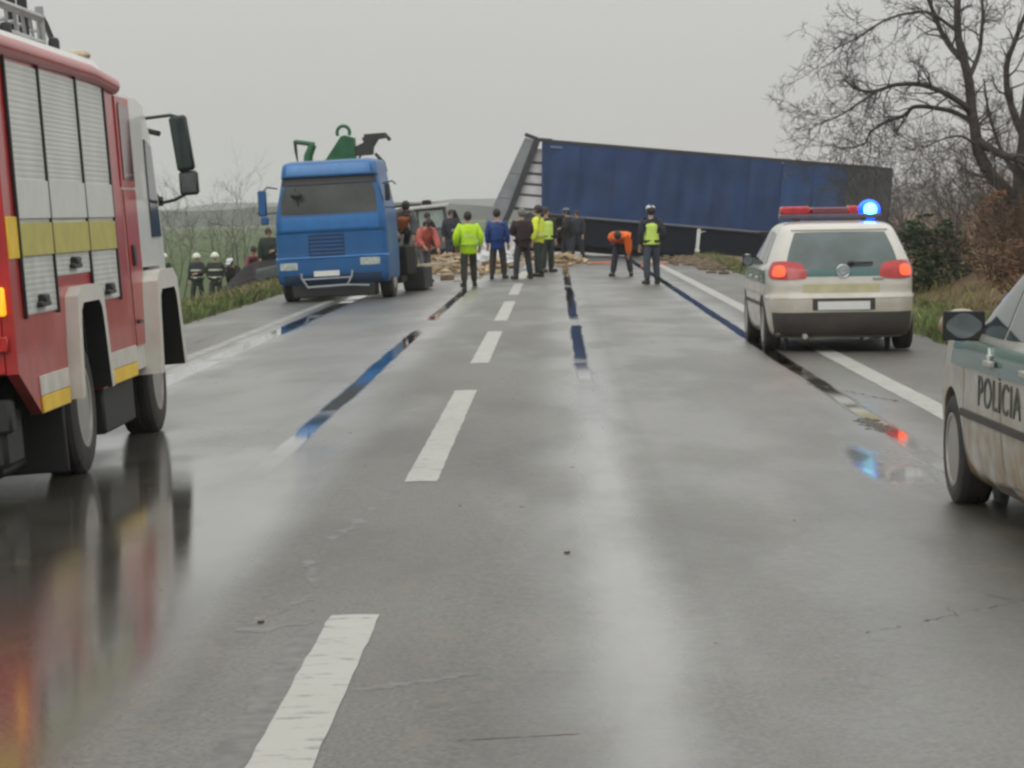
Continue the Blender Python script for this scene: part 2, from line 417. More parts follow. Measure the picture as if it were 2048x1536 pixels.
def asphalt_mat():
    m = bpy.data.materials.new('wet_asphalt'); m.use_nodes = True
    n, l = m.node_tree.nodes, m.node_tree.links; b = n['Principled BSDF']
    tc = n.new('ShaderNodeTexCoord'); sp = n.new('ShaderNodeSeparateXYZ'); l.new(tc.outputs['Object'], sp.inputs[0])
    def math_(op, a, b2=None, clamp=False):
        x = n.new('ShaderNodeMath'); x.operation = op; x.use_clamp = clamp
        for k, v in enumerate((a, b2)):
            if v is None: continue
            if isinstance(v, (int, float)): x.inputs[k].default_value = v
            else: l.new(v, x.inputs[k])
        return x.outputs[0]
    def rng(v, a, b2, c=0.0, d=1.0, sm=True):
        x = n.new('ShaderNodeMapRange'); x.interpolation_type = 'SMOOTHSTEP' if sm else 'LINEAR'
        for k, q in zip(('From Min', 'From Max', 'To Min', 'To Max'), (a, b2, c, d)): x.inputs[k].default_value = q
        l.new(v, x.inputs['Value']); return x.outputs[0]
    def nz(scale, det, ms):
        mp = n.new('ShaderNodeMapping'); mp.inputs['Scale'].default_value = ms
        l.new(tc.outputs['Object'], mp.inputs['Vector'])
        t = n.new('ShaderNodeTexNoise'); t.inputs['Scale'].default_value = scale; t.inputs['Detail'].default_value = det
        l.new(mp.outputs[0], t.inputs['Vector']); return t.outputs['Fac']
    X, Y = sp.outputs['X'], sp.outputs['Y']
    wob = math_('MULTIPLY', math_('SUBTRACT', nz(.22, 2, (.3, 1, 1)), .5), .08)
    fine_w = math_('MULTIPLY', math_('SUBTRACT', nz(2.2, 3, (1, .35, 1)), .5), .05)
    Xw = math_('ADD', math_('ADD', X, wob), fine_w)
    wet = None; halo = None
    for xc, hw in ((-4.15, .16), (-1.95, .092), (.25, .085), (2.46, .09)):
        d = math_('ABSOLUTE', math_('SUBTRACT', Xw, xc))
        core = rng(d, hw * .60, hw * 1.30, 1, 0)
        h = rng(d, hw, hw + .55, 1, 0)
        wet = core if wet is None else math_('MAXIMUM', wet, core)
        halo = h if halo is None else math_('MAXIMUM', halo, h)
    def puddle(px, py, rx, ry):
        dx = math_('DIVIDE', math_('SUBTRACT', Xw, px), rx); dy = math_('DIVIDE', math_('SUBTRACT', Y, py), ry)
        return rng(math_('ADD', math_('MULTIPLY', dx, dx), math_('MULTIPLY', dy, dy)), .35, 1.1, 1, 0)
    # the ruts hold standing water only beyond about twenty metres; nearer they are just damp
    mid_ = rng(math_('ABSOLUTE', math_('SUBTRACT', X, .25)), .5, .8, 6.8, 0)
    hold = rng(math_('ADD', math_('SUBTRACT', Y, mid_), math_('MULTIPLY', math_('SUBTRACT', nz(1.2, 3, (1, 1, 1)), .5), 6.0)), 14.0, 19.5, 0, 1)
    gap = rng(nz(.9, 3, (.2, .16, 1)), .34, .42, .15, 1)
    wet = math_('MULTIPLY', math_('MULTIPLY', wet, hold), gap)
    # nearer than that the right lane's track is only a broad, uneven sheen
    dn = math_('ABSOLUTE', math_('SUBTRACT', Xw, .27))
    sheen = math_('MULTIPLY', math_('MULTIPLY', rng(dn, .02, .26, 1, 0), rng(nz(.8, 5, (1, .5, 1)), .33, .60, .38, .74)), rng(Y, 24, 28, 1, 0))
    wet = math_('MAXIMUM', wet, sheen)
    wet = math_('MAXIMUM', wet, math_('MULTIPLY', puddle(2.10, 16.9, .26, 2.2), rng(nz(2.2, 4, (1, .4, 1)), .36, .58, .25, .95)))
    # a standing sheet of water over the left lane beside the fire engine, and damp patches elsewhere
    sheet = math_('MULTIPLY', rng(Xw, -1.25, -1.75, 0, 1), rng(X, -4.6, -4.2, 0, 1))
    sheet = math_('MULTIPLY', sheet, rng(nz(.5, 4, (1, .25, 1)), .30, .52, .72, 1))
    patch = rng(nz(.55, 5, (1, .22, 1)), .48, .66, 0, 1)
    damp = math_('MAXIMUM', math_('MULTIPLY', halo, .75), math_('MULTIPLY', patch, .45))
    damp = math_('MAXIMUM', damp, math_('MULTIPLY', sheet, rng(Y, 16, 24, .8, .40)))
    lane = math_('MULTIPLY', rng(Xw, .2, .7, 0, 1), rng(Xw, 2.2, 2.6, 1, 0))
    damp = math_('MAXIMUM', damp, math_('MULTIPLY', lane, .5))
    mott = rng(nz(.9, 6, (1, .30, 1)), .38, .60, .45, 1)
    rough = math_('SUBTRACT', .50, math_('MULTIPLY', math_('MULTIPLY', damp, mott), .27))
    nearw = rng(math_('ADD', Y, math_('MULTIPLY', math_('SUBTRACT', nz(.8, 4, (1, .5, 1)), .5), 9.0)), 16.0, 22.0, 1, .15)
    grain = math_('MULTIPLY', math_('SUBTRACT', nz(14, 5, (1, 1, 1)), .5), .10)
    mp_ = n.new('ShaderNodeMix'); mp_.data_type = 'FLOAT'
    l.new(math_('MULTIPLY', math_('MULTIPLY', sheet, nearw), .9), mp_.inputs[0]); l.new(rough, mp_.inputs[2]); mp_.inputs[3].default_value = .045
    rough = mp_.outputs[0]
    rough = math_('MAXIMUM', math_('ADD', rough, math_('MULTIPLY', grain, math_('SUBTRACT', 1.0, math_('MULTIPLY', sheet, .9)))), .045)
    mxr = n.new('ShaderNodeMix'); mxr.data_type = 'FLOAT'
    l.new(wet, mxr.inputs[0]); l.new(rough, mxr.inputs[2]); mxr.inputs[3].default_value = .035
    l.new(mxr.outputs[0], b.inputs['Roughness'])
    # thin film of rain water over the stones
    b.inputs['Coat IOR'].default_value = 1.33
    l.new(math_('SUBTRACT', rng(math_('MAXIMUM', math_('MULTIPLY', damp, mott), wet), 0, .8, .30, 1, False), math_('MULTIPLY', math_('MULTIPLY', sheet, nearw), .55), True), b.inputs['Coat Weight']); l.new(mxr.outputs[0], b.inputs['Coat Roughness'])
    # colour: grey stones in bitumen, lighter worn tracks, yellowish grit
    agg = nz(55, 2, (1, 1, 1)); big = nz(.6, 5, (1, .35, 1)); mid = nz(5, 5, (1, .6, 1))
    c1 = n.new('ShaderNodeMixRGB'); c1.inputs['Color1'].default_value = (.060, .059, .052, 1); c1.inputs['Color2'].default_value = (.135, .131, .114, 1)
    l.new(rng(agg, .32, .7), c1.inputs['Fac'])
    c2 = n.new('ShaderNodeMixRGB'); c2.blend_type = 'MULTIPLY'; c2.inputs['Color2'].default_value = (.60, .59, .55, 1)
    l.new(c1.outputs[0], c2.inputs['Color1']); l.new(rng(big, .4, .62), c2.inputs['Fac'])
    c3 = n.new('ShaderNodeMixRGB'); c3.inputs['Color2'].default_value = (.115, .10, .062, 1)
    l.new(c2.outputs[0], c3.inputs['Color1']); l.new(math_('MULTIPLY', rng(mid, .56, .72), .55), c3.inputs['Fac'])
    c4 = n.new('ShaderNodeMixRGB'); c4.inputs['Color2'].default_value = (.012, .012, .012, 1)
    l.new(c3.outputs[0], c4.inputs['Color1']); l.new(math_('MULTIPLY', math_('SUBTRACT', wet, sheen, True), .9), c4.inputs['Fac'])  # wet ruts, base colour blackened to darken their reflections
    l.new(c4.outputs[0], b.inputs['Base Color'])
    bp = n.new('ShaderNodeBump'); bp.inputs['Distance'].default_value = .006
    l.new(math_('ADD', math_('MULTIPLY', agg, .8), math_('MULTIPLY', mid, 1.2)), bp.inputs['Height'])
    dry = math_('MULTIPLY', math_('SUBTRACT', 1.0, wet), math_('SUBTRACT', .32, math_('MULTIPLY', sheet, .28)))
    l.new(dry, bp.inputs['Strength'])
    l.new(bp.outputs[0], b.inputs['Normal'])
    return m
M['asphalt'] = asphalt_mat()
def paint_mat(name, c, wear):
    m = bpy.data.materials.new(name); m.use_nodes = True
    n, l = m.node_tree.nodes, m.node_tree.links; b = n['Principled BSDF']; b.inputs['Roughness'].default_value = .42
    tc = n.new('ShaderNodeTexCoord')
    t = n.new('ShaderNodeTexNoise'); t.inputs['Scale'].default_value = 7; t.inputs['Detail'].default_value = 8; t.inputs['Roughness'].default_value = .7
    mp = n.new('ShaderNodeMapping'); mp.inputs['Scale'].default_value = (.7, 2.2, 1)
    l.new(tc.outputs['Object'], mp.inputs['Vector']); l.new(mp.outputs[0], t.inputs['Vector'])
    r = n.new('ShaderNodeMapRange'); r.inputs['From Min'].default_value = wear - .05; r.inputs['From Max'].default_value = wear + .05
    l.new(t.outputs['Fac'], r.inputs['Value'])
    t2 = n.new('ShaderNodeTexNoise'); t2.inputs['Scale'].default_value = 1.1; t2.inputs['Detail'].default_value = 4
    l.new(tc.outputs['Object'], t2.inputs['Vector'])
    c0 = n.new('ShaderNodeMixRGB'); c0.inputs['Color1'].default_value = (*c, 1); c0.inputs['Color2'].default_value = (c[0] * .78, c[1] * .77, c[2] * .70, 1)
    l.new(t2.outputs['Fac'], c0.inputs['Fac'])
    x = n.new('ShaderNodeMixRGB'); x.inputs['Color2'].default_value = (.10, .10, .09, 1)
    l.new(c0.outputs[0], x.inputs['Color1']); l.new(r.outputs[0], x.inputs['Fac']); l.new(x.outputs[0], b.inputs['Base Color'])
    return m
M['paint'] = paint_mat('road_paint', (.43, .43, .405), .60)
M['paint_old'] = paint_mat('road_paint_worn', (.34, .34, .31), .52)
M['seal'] = mat('pale_sealant', (.115, .113, .104), .46, var=.3, scale=9)
M['crack'] = mat('crack_dark', (.045, .044, .038), .7)

def road_strip(x0, x1, y0, y1, dz, nxs, nys, wob=0.0):
    b = MB()
    def fn(u, v):
        x = x0 + (x1 - x0) * u; y = y0 + (y1 - y0) * v
        if wob and (u in (0.0, 1.0)): x += wob * mnoise.noise(Vector((y * 6, u * 9, 1.7)))
        return (x, y, road_z(x) + dz)
    b.grid(fn, nxs, nys); return b
b = MB()
cols = [ROAD_L, -4.5, -2.5, XC, 0.9, 2.8, ROAD_R]
rows = axis_pts([(-40, 0, 6), (0, 130, 260), (130, 400, 40)])
b.v = []
for y in rows:
    for i, x in enumerate(cols):
        xx = x
        if i == 0: xx = x + .13 * mnoise.noise(Vector((y * .8, 0, 0))) + .05 * mnoise.noise(Vector((y * 3.1, 4, 0)))
        if i == len(cols) - 1: xx = x + .12 * mnoise.noise(Vector((y * .8, 9, 0))) + .05 * mnoise.noise(Vector((y * 3.1, 14, 0)))
        b.v.append((xx, y, road_z(xx) + .004))
    # broken shoulder lips
nc = len(cols)
b.f = [(j * nc + i, j * nc + i + 1, (j + 1) * nc + i + 1, (j + 1) * nc + i) for j in range(len(rows) - 1) for i in range(nc - 1)]
b.mi = [0] * len(b.f)
road = tag(b.build('road', M['asphalt'], fix=False, angle=180), kind='structure')
# painted markings and cracks are parts of the road
for k in range(-1, 9):
    y1 = 10.65 + 0.0 + 12.25 * k; y0 = y1 - 8.0
    if k >= 0: y1 = [10.65, 24.1, 35.9, 47.8, 59.6, 71.4, 83.2, 95.0, 107][k]; y0 = y1 - [8.4, 8.15, 7.5, 8.4, 8.0, 8, 8, 8, 8][k]
    bb = MB()
    for sgn in (0, 1):                      # two slopes of the crown
        xa, xb = (XC - .10, XC) if sgn == 0 else (XC, XC + .10)
        bb.grid(lambda u, v, xa=xa, xb=xb: ((lambda x, y: (x + (.010 * mnoise.noise(Vector((y * 7, x * 3, 2))) if abs(x - XC) > .05 else 0), y, road_z(x) + .0068))(xa + (xb - xa) * u, y0 + (y1 - y0) * v)), 1, 48)
    bb.build('lane_dash', M['paint'], road, fix=False)
road_strip(3.0, 3.235, -30, 140, .0068, 1, 400, .012).build('edge_line', M['paint'], road, fix=False)
road_strip(-4.66, -4.47, -30, 140, .0068, 1, 400, .016).build('edge_line', M['paint_old'], road, fix=False)
def ribbon(pts, w, name, m, dz, jag=.3):
    bb = MB(); n = len(pts); vs = []
    for i, (x, y) in enumerate(pts):
        t = Vector((pts[min(i + 1, n - 1)][0] - pts[max(i - 1, 0)][0], pts[min(i + 1, n - 1)][1] - pts[max(i - 1, 0)][1])); t.normalize()
        ww = w * (1 + jag * random.uniform(-1, 1)) * (0.25 if i in (0, n - 1) else 1)
        for sg in (-.5, .5):
            a = x - t.y * ww * sg; c = y + t.x * ww * sg
            vs.append((a, c, road_z(a) + dz))
    bb.add(vs, [(2 * i, 2 * i + 1, 2 * i + 3, 2 * i + 2) for i in range(n - 1)])
    return bb.build(name, m, road, fix=False)
def meander(a, c, n, amp):
    return [(a[0] + (c[0] - a[0]) * i / n + random.uniform(-amp, amp) * (0 < i < n), a[1] + (c[1] - a[1]) * i / n + random.uniform(-amp, amp) * .6 * (0 < i < n)) for i in range(n + 1)]
def broken_crack(a, c, parts, w, amp=.02):
    for k in range(parts):                   # a crack is a string of short ragged pieces with gaps and side branches
        t0, t1 = (k + random.uniform(0, .15)) / parts, (k + random.uniform(.7, 1.0)) / parts
        p = (a[0] + (c[0] - a[0]) * t0, a[1] + (c[1] - a[1]) * t0); q = (a[0] + (c[0] - a[0]) * t1, a[1] + (c[1] - a[1]) * t1)
        ribbon(meander(p, q, 12, amp), w * random.uniform(.5, 1.2), 'crack', M['crack'], .0050, .8)
        if random.random() < .4:
            ribbon(meander(q, (q[0] + random.uniform(-.1, .1), q[1] + random.uniform(-.25, .25)), 6, .012), w * .5, 'crack', M['crack'], .0052, .8)
broken_crack((1.15, 10.2), (2.15, 11.35), 4, .007)
broken_crack((2.15, 11.35), (3.1, 11.6), 3, .012, .025)
ribbon(meander((-.35, 8.1), (.05, 8.22), 14, .012), .005, 'crack', M['crack'], .005, .8)
broken_crack((2.95, 22.6), (2.35, 25.2), 3, .025, .04)
broken_crack((-4.9, 30), (-5.1, 40), 5, .02, .05)
ribbon(meander((-.95, 15.9), (-1.15, 13.2), 22, .035), .05, 'sealed_crack', M['seal'], .0047, .9)
ribbon(meander((-1.22, 12.6), (-1.08, 11.5), 16, .035), .035, 'sealed_crack', M['seal'], .0047, .9)
ribbon(meander((-1.06, 11.3), (-1.28, 10.5), 14, .03), .035, 'sealed_crack', M['seal'], .0047, .9)
ribbon(meander((-1.00, 10.4), (-1.03, 6.5), 40, .012), .10, 'sealed_crack', M['seal'], .0045, .5)
ribbon(meander((-1.28, 10.35), (-1.0, 10.55), 10, .012), .14, 'sealed_crack', M['seal'], .0049, .6)
ribbon(meander((-.72, 8.95), (-.32, 9.3), 14, .01), .06, 'sealed_crack', M['seal'], .0047, .9)
# ------------------------------------------------------------------ grass, as short blades on both verges
def grass(name, spots, m, hmin, hmax, lean=.5):
    b = MB(); V, Fc = b.v, b.f
    for (x, y) in spots:
        z = terrain(x, y); h = random.uniform(hmin, hmax); a = random.uniform(0, 6.283); w = random.uniform(.006, .014)
        dx, dy = math.cos(a) * w, math.sin(a) * w
        lx, ly = random.gauss(0, lean * h), random.gauss(0, lean * h)
        o = len(V)
        V += [(x - dx, y - dy, z - .02), (x + dx, y + dy, z - .02), (x + dx * .7 + lx * .4, y + dy * .7 + ly * .4, z + h * .6), (x - dx * .7 + lx * .4, y - dy * .7 + ly * .4, z + h * .6), (x + lx, y + ly, z + h)]
        Fc += [(o, o + 1, o + 2, o + 3), (o + 3, o + 2, o + 4)]
    b.mi = [0] * len(b.f)
    return tag(b.build(name, m, fix=False, smooth=False), kind='stuff')
def spots(n, x0, x1, y0, y1, dens=1.0):
    out = []
    while len(out) < n:
        x, y = random.uniform(x0, x1), random.uniform(y0, y1)
        if mnoise.noise(Vector((x * 1.7, y * .8, 5))) > random.uniform(-.75, .35): out.append((x, y))
    return out
g = grass('verge_grass', spots(16000, -8.6, -6.22, 30, 75) + spots(6000, -8.5, -6.22, 36, 56) + spots(7000, -12.5, -8, 50, 110), M['grass'], .05, .17)
tag(g, 'short green grass along the left verge and ditch', 'grass')
g = grass('verge_grass', spots(9000, 4.72, 6.6, 24, 62) + spots(3500, 4.72, 6.6, 62, 92), M['grass'], .05, .2)
tag(g, 'short green grass between the right shoulder and the brown bank', 'grass')
g = grass('dry_grass', spots(6000, -8.8, -6.2, 30, 75) + spots(5000, 4.8, 7.5, 24, 90), M['grass_dry'], .06, .28, .7)
tag(g, 'straw coloured dry grass stalks mixed into both verges', 'grass')
# ------------------------------------------------------------------ distance
def ridge(name, y, z0, amp, seed, col, x0=-2200, x1=2200, depth=60):
    b = MB(); n = 260
    vs, fs = [], []
    for i in range(n + 1):
        x = x0 + (x1 - x0) * i / n
        h = z0 + amp * (mnoise.noise(Vector((x * .006, seed, 0))) + .5 * mnoise.noise(Vector((x * .03, seed, 2))) + .3 * mnoise.noise(Vector((x * .15, seed, 4))))
        vs += [(x, y, -2.2), (x, y + 8, h), (x, y + depth, h * .7), (x, y + depth + 30, -2.2)]
    for i in range(n):
        for k in range(3): fs.append((i * 4 + k, i * 4 + k + 4, i * 4 + k + 5, i * 4 + k + 1))
    b.add(vs, fs)
    return tag(b.build(name, col, fix=False, angle=180), kind='structure')
ridge('hills', 2250, 12.5, 5.0, 2.3, mat('hill_wood', (.055, .062, .055), .95, var=.3, scale=.02))
ridge('treeline', 1000, 4.0, 3.0, 8.1, mat('treeline_wood', (.048, .052, .042), .95, var=.4, scale=.08), -1500, 1500, 25)

# ================================================================== vehicles
def lerp_tab(tab, z):
    """monotone-ish interpolation of rows (z, a, b, c...)"""
    if z <= tab[0][0]: return tab[0][1:]
    if z >= tab[-1][0]: return tab[-1][1:]
    for i in range(len(tab) - 1):
        if tab[i][0] <= z <= tab[i + 1][0]:
            t = (z - tab[i][0]) / (tab[i + 1][0] - tab[i][0])
            p0 = tab[max(i - 1, 0)]; p1 = tab[i]; p2 = tab[i + 1]; p3 = tab[min(i + 2, len(tab) - 1)]
            out = []
            for k in range(1, len(p1)):
                d = (p2[0] - p1[0])
                m1 = (p2[k] - p0[k]) / max(p2[0] - p0[0], 1e-6) * d; m2 = (p3[k] - p1[k]) / max(p3[0] - p1[0], 1e-6) * d
                lim = 3 * (p2[k] - p1[k])
                def cl(m): return 0 if lim * m <= 0 else (min(m, lim) if lim > 0 else max(m, lim))
                m1, m2 = cl(m1), cl(m2)
                h00 = 2 * t**3 - 3 * t**2 + 1; h10 = t**3 - 2 * t**2 + t; h01 = -2 * t**3 + 3 * t**2; h11 = t**3 - t**2
                out.append(h00 * p1[k] + h10 * m1 + h01 * p2[k] + h11 * m2)
            return tuple(out)
class Shell:
    """stack of rounded rectangles: rows (z, half width, y rear, y front); n = squareness"""
    def __init__(s, tab, n=7.0): s.tab = tab; s.n = n
    def ring(s, z, k, m):
        w, y0, y1 = lerp_tab(s.tab, z); a = 2 * math.pi * k / m
        c, q = math.cos(a), math.sin(a); e = 2.0 / s.n
        # denser spacing at the corners comes from the exponent itself
        return Vector((w * math.copysign(abs(c) ** e, c), (y0 + y1) / 2 + (y1 - y0) / 2 * math.copysign(abs(q) ** e, q), z))
    def rear(s, x, z):
        w, y0, y1 = lerp_tab(s.tab, z); L = (y1 - y0) / 2
        return Vector((x, (y0 + y1) / 2 - L * max(0, 1 - min(1, abs(x / w)) ** s.n) ** (1 / s.n), z))
    def front(s, x, z):
        w, y0, y1 = lerp_tab(s.tab, z); L = (y1 - y0) / 2
        return Vector((x, (y0 + y1) / 2 + L * max(0, 1 - min(1, abs(x / w)) ** s.n) ** (1 / s.n), z))
    def side(s, y, z, sg):
        w, y0, y1 = lerp_tab(s.tab, z); L = (y1 - y0) / 2; c = (y0 + y1) / 2
        return Vector((sg * w * max(0, 1 - min(1, abs((y - c) / L)) ** s.n) ** (1 / s.n), y, z))
    def body(s, z0, z1, nz, m):
        b = MB(); vs, fs = [], []
        for j in range(nz + 1):
            z = z0 + (z1 - z0) * j / nz
            for k in range(m): vs.append(s.ring(z, k + .5, m))
        for j in range(nz):
            for k in range(m):
                k2 = (k + 1) % m; fs.append((j * m + k, j * m + k2, (j + 1) * m + k2, (j + 1) * m + k))
        fs.append(tuple(range(m))[::-1]); fs.append(tuple(range(nz * m, nz * m + m)))
        b.add(vs, fs); return b
    def patch(s, face, quad, off=.004, nu=14, nv=10, round_=0.0, sg=-1, mbb=None, thick=True):
        """quad = 4 corners (u,z) anticlockwise from lower left; returns an MB with a sheet `off` proud of the shell"""
        f = {'rear': lambda u, z: s.rear(u, z), 'front': lambda u, z: s.front(u, z), 'side': lambda u, z: s.side(u, z, sg)}[face]
        def uv(a, c):
            if round_:
                A, C = 2 * a - 1, 2 * c - 1
                A2 = A * math.sqrt(max(0, 1 - round_ * C * C / 2)); C2 = C * math.sqrt(max(0, 1 - round_ * A * A / 2)); a, c = (A2 + 1) / 2, (C2 + 1) / 2
            (x0, z0), (x1, z1), (x2, z2), (x3, z3) = quad
            return ((x0 * (1 - a) + x1 * a) * (1 - c) + (x3 * (1 - a) + x2 * a) * c, (z0 * (1 - a) + z1 * a) * (1 - c) + (z3 * (1 - a) + z2 * a) * c)
        def P(a, c, o):
            u, z = uv(a, c); p = f(u, z); e = .01
            t1 = f(u + e, z) - f(u - e, z); t2 = f(u, z + e) - f(u, z - e)
            n = t1.cross(t2)
            if n.length < 1e-9: n = Vector((0, -1, 0))
            n.normalize()
            out = Vector((0, -1, 0)) if face == 'rear' else Vector((0, 1, 0)) if face == 'front' else Vector((sg, 0, 0))
            if n.dot(out) < 0: n = -n
            return p + n * o
        b = mbb or MB()
        o0 = len(b.v)
        b.grid(lambda a, c: P(a, c, off), nu, nv)
        if thick:                         # rim going back into the shell
            per = [(i / nu, 0) for i in range(nu)] + [(1, j / nv) for j in range(nv)] + [(1 - i / nu, 1) for i in range(nu)] + [(0, 1 - j / nv) for j in range(nv)]
            k = len(per)
            b.add([P(a, c, off) for a, c in per] + [P(a, c, -.012) for a, c in per], [(i, (i + 1) % k, (i + 1) % k + k, i + k) for i in range(k)])
        return b

def cut(o, cutters):
    """boolean difference, applied at once; the cutters are removed again"""
    cs = []
    for b in cutters:
        c = b.build('cutter', M['dark'], smooth=False); cs.append(c)
        md = o.modifiers.new('cut', 'BOOLEAN'); md.operation = 'DIFFERENCE'; md.object = c; md.solver = 'EXACT'
    # cutter follows the owner's space while unparented and at the origin
    keep = (o.parent, o.matrix_parent_inverse.copy()); o.parent = None
    bpy.context.view_layer.update()
    dg = bpy.context.evaluated_depsgraph_get()
    me = bpy.data.meshes.new_from_object(o.evaluated_get(dg))
    o.modifiers.clear(); o.data = me; o.parent = keep[0]
    me.polygons.foreach_set('use_smooth', [True] * len(me.polygons)); me.set_sharp_from_angle(angle=R(38))
    for c in cs: bpy.data.objects.remove(c)

def wheel(parent, c, r, w, sg, rim_r, rim_m, spokes=0, hub=None):
    """wheel > tyre, rim. sg = outward side along x"""
    root = bpy.data.objects.new('wheel', None); COL.objects.link(root); root.parent = parent; root.location = c; root.empty_display_size = .1
    t = MB(); h = w / 2
    prof = [(-h * .85, rim_r), (-h, rim_r + .02), (-h, r * .86), (-h * .86, r * .965), (-h * .6, r)]
    k = 4
    for i in range(k):                      # tread ribs
        a = -h * .6 + 1.2 * h * i / k; c2 = 1.2 * h / k
        prof += [(a + c2 * .1, r), (a + c2 * .8, r), (a + c2 * .85, r - .01), (a + c2 * .98, r - .01)]
    prof += [(h * .6, r), (h * .86, r * .965), (h, r * .86), (h, rim_r + .02), (h * .85, rim_r)]
    t.lathe(prof, n=44, close=True); t.build('tyre', M['rubber'], root)
    b = MB()
    b.lathe([(sg * h * .90, rim_r * 1.0), (sg * h * .98, rim_r * 1.04), (sg * h * .96, rim_r * .93), (sg * h * .35, rim_r * .82), (sg * h * .28, rim_r * .60), (sg * h * .55, rim_r * .42), (sg * h * .62, rim_r * .22), (sg * h * .62, .001)], n=40)
    if spokes:
        for i in range(spokes):
            a = 2 * math.pi * i / spokes
            b.box((sg * h * .72, math.cos(a) * rim_r * .56, math.sin(a) * rim_r * .56), (.03, rim_r * .30, rim_r * .72), .008, Matrix.Rotation(a + math.pi / 2, 3, 'X'))
    else:
        for i in range(8):
            a = 2 * math.pi * i / 8
            b.lathe([(sg * h * .5, .02), (sg * h * .72, .018), (sg * h * .74, .001)], (0, math.cos(a) * rim_r * .33, math.sin(a) * rim_r * .33), n=8)
    b.build('rim', rim_m, root)
    return root

# ------------------------------------------------------------------ fire engine
fe = thing('fire_engine', 'red and white fire engine with grey roller shutters, cut off by the left edge', 'fire engine', (-3.12, 15.45, -.06), (0, R(-3.3), R(.2)))
W = 2.45
b = MB()
poly = [(.02, .80), (.62, .52), (1.58, .52), (1.62, .9), (1.78, 1.19), (2.62, 1.19), (2.78, .9), (2.86, .52), (4.40, .54), (4.40, 2.73), (.02, 2.73)]
b.prism(poly, -.07, 0); b.prism(poly, -W, -W + .07)
b.box((-W / 2, .045, 1.76), (W - .14, .05, 1.92), .01)
b.box((-W / 2, 4.36, 1.6), (W - .14, .06, 2.1), .01)
b.box((-W / 2, 2.2, 2.69), (W - .14, 4.3, .05), .01)
b.build('body', M['red'], fe)
b = MB(); b.prism([(x, z) for x, z in ((-W + .02, 2.73), (-.02, 2.73), (-.05, 2.79), (-.11, 2.89), (-.42, 2.93), (-W + .42, 2.93), (-W + .11, 2.89), (-W + .05, 2.79))], .05, 4.35, 'y')
b.build('roof', M['white'], fe)
for sg in (-.005, -W + .005): MB().tube([(sg, .0, 2.745), (sg, 3.4, 2.735), (sg, 4.42, 2.69)], .066, 12).build('roof_rail', M['red'], fe)
# inner dark box (chassis, tank and wheel wells)
b = MB(); b.box((-W / 2, 3.1, .62), (1.3, 6.0, .34), .02); b.box((-W / 2, 2.3, 1.0), (1.5, 4.2, .6), .02)
b.box((-.32, 3.75, .36), (.55, 1.35, .34), .02); b.box((-W + .32, 3.75, .36), (.55, 1.35, .34), .02)
b.box((-W / 2, .55, .58), (2.0, .9, .3), .02); b.box((-W / 2, .12, .55), (2.3, .14, .2), .02)
b.tube([(-.35, 2.15, .44), (-W + .35, 2.15, .44)], .1, 10); b.tube([(-.35, 5.5, .44), (-W + .35, 5.5, .44)], .1, 10)
b.prism([(1.6, .53), (1.75, 1.18), (2.65, 1.18), (2.84, .53), (2.84, .5), (2.9, 1.26), (1.5, 1.26), (1.5, .5)], -.6, -.075)
b.box((-.30, 1.42, .40), (.56, .05, .62), .01); b.box((-W / 2, .35, .42), (2.2, .5, .36), .03); b.box((-W / 2, 1.0, .34), (1.9, .8, .4), .03)
b.build('chassis', M['dark'], fe)
for (y0, y1, z0, hy) in ((.36, 1.38, 1.13, .85), (1.42, 2.72, 1.34, 2.07), (2.76, 3.86, 1.13, 3.35)):
    b = MB(); n = 44                        # a roller shutter of narrow aluminium laths
    for k in range(n):
        za = z0 + (2.66 - z0) * k / n; zb = z0 + (2.66 - z0) * (k + 1) / n; g = (zb - za) * .05
        b.add([(.006, y0, za + g), (.006, y1, za + g), (.0075, y1, (za + zb) / 2), (.0075, y0, (za + zb) / 2), (.006, y0, zb - g), (.006, y1, zb - g), (.004, y1, zb), (.004, y0, zb), (.004, y0, za), (.004, y1, za)],
              [(0, 1, 2, 3), (3, 2, 5, 4), (4, 5, 6, 7), (8, 9, 1, 0)])
    sh = b.build('roller_shutter', M['shutter'], fe, smooth=False)
    MB().box((.018, (y0 + y1) / 2, 1.585), (.008, y1 - y0 - .01, .20), .002).build('yellow_stripe', M['yellow'], sh)
    MB().box((.018, (y0 + y1) / 2, 1.83), (.006, y1 - y0 - .01, .235), .002).build('pale_stripe', M['pale_stripe'], sh)
    MB().box((.03, hy, z0 + .055), (.035, .30, .035), .008).box((.03, hy, z0 + .09), (.05, .16, .05), .01).build('shutter_handle', M['black'], sh)
for y in (.34, 1.40, 2.74, 3.88): MB().box((.012, y, 1.90), (.02, .032, 1.58), .004).build('shutter_guide', M['dark'], fe)
for y, q in ((1.08, .92), (3.62, 1.5)):
    MB().box((.006, y, .575), (.012, q, .10), .003).build('yellow_strip', M['yellow_bright'], fe); MB().box((.006, y, .69), (.01, q + .04, .12), .003).build('pale_strip', M['cream'], fe)
MB().box((.005, .18, 1.6), (.012, .30, .25), .003).build('yellow_stripe', M['yellow_bright'], fe); MB().box((-W / 2, .012, 1.6), (W - .1, .012, .25), .003).build('yellow_stripe', M['yellow_bright'], fe)
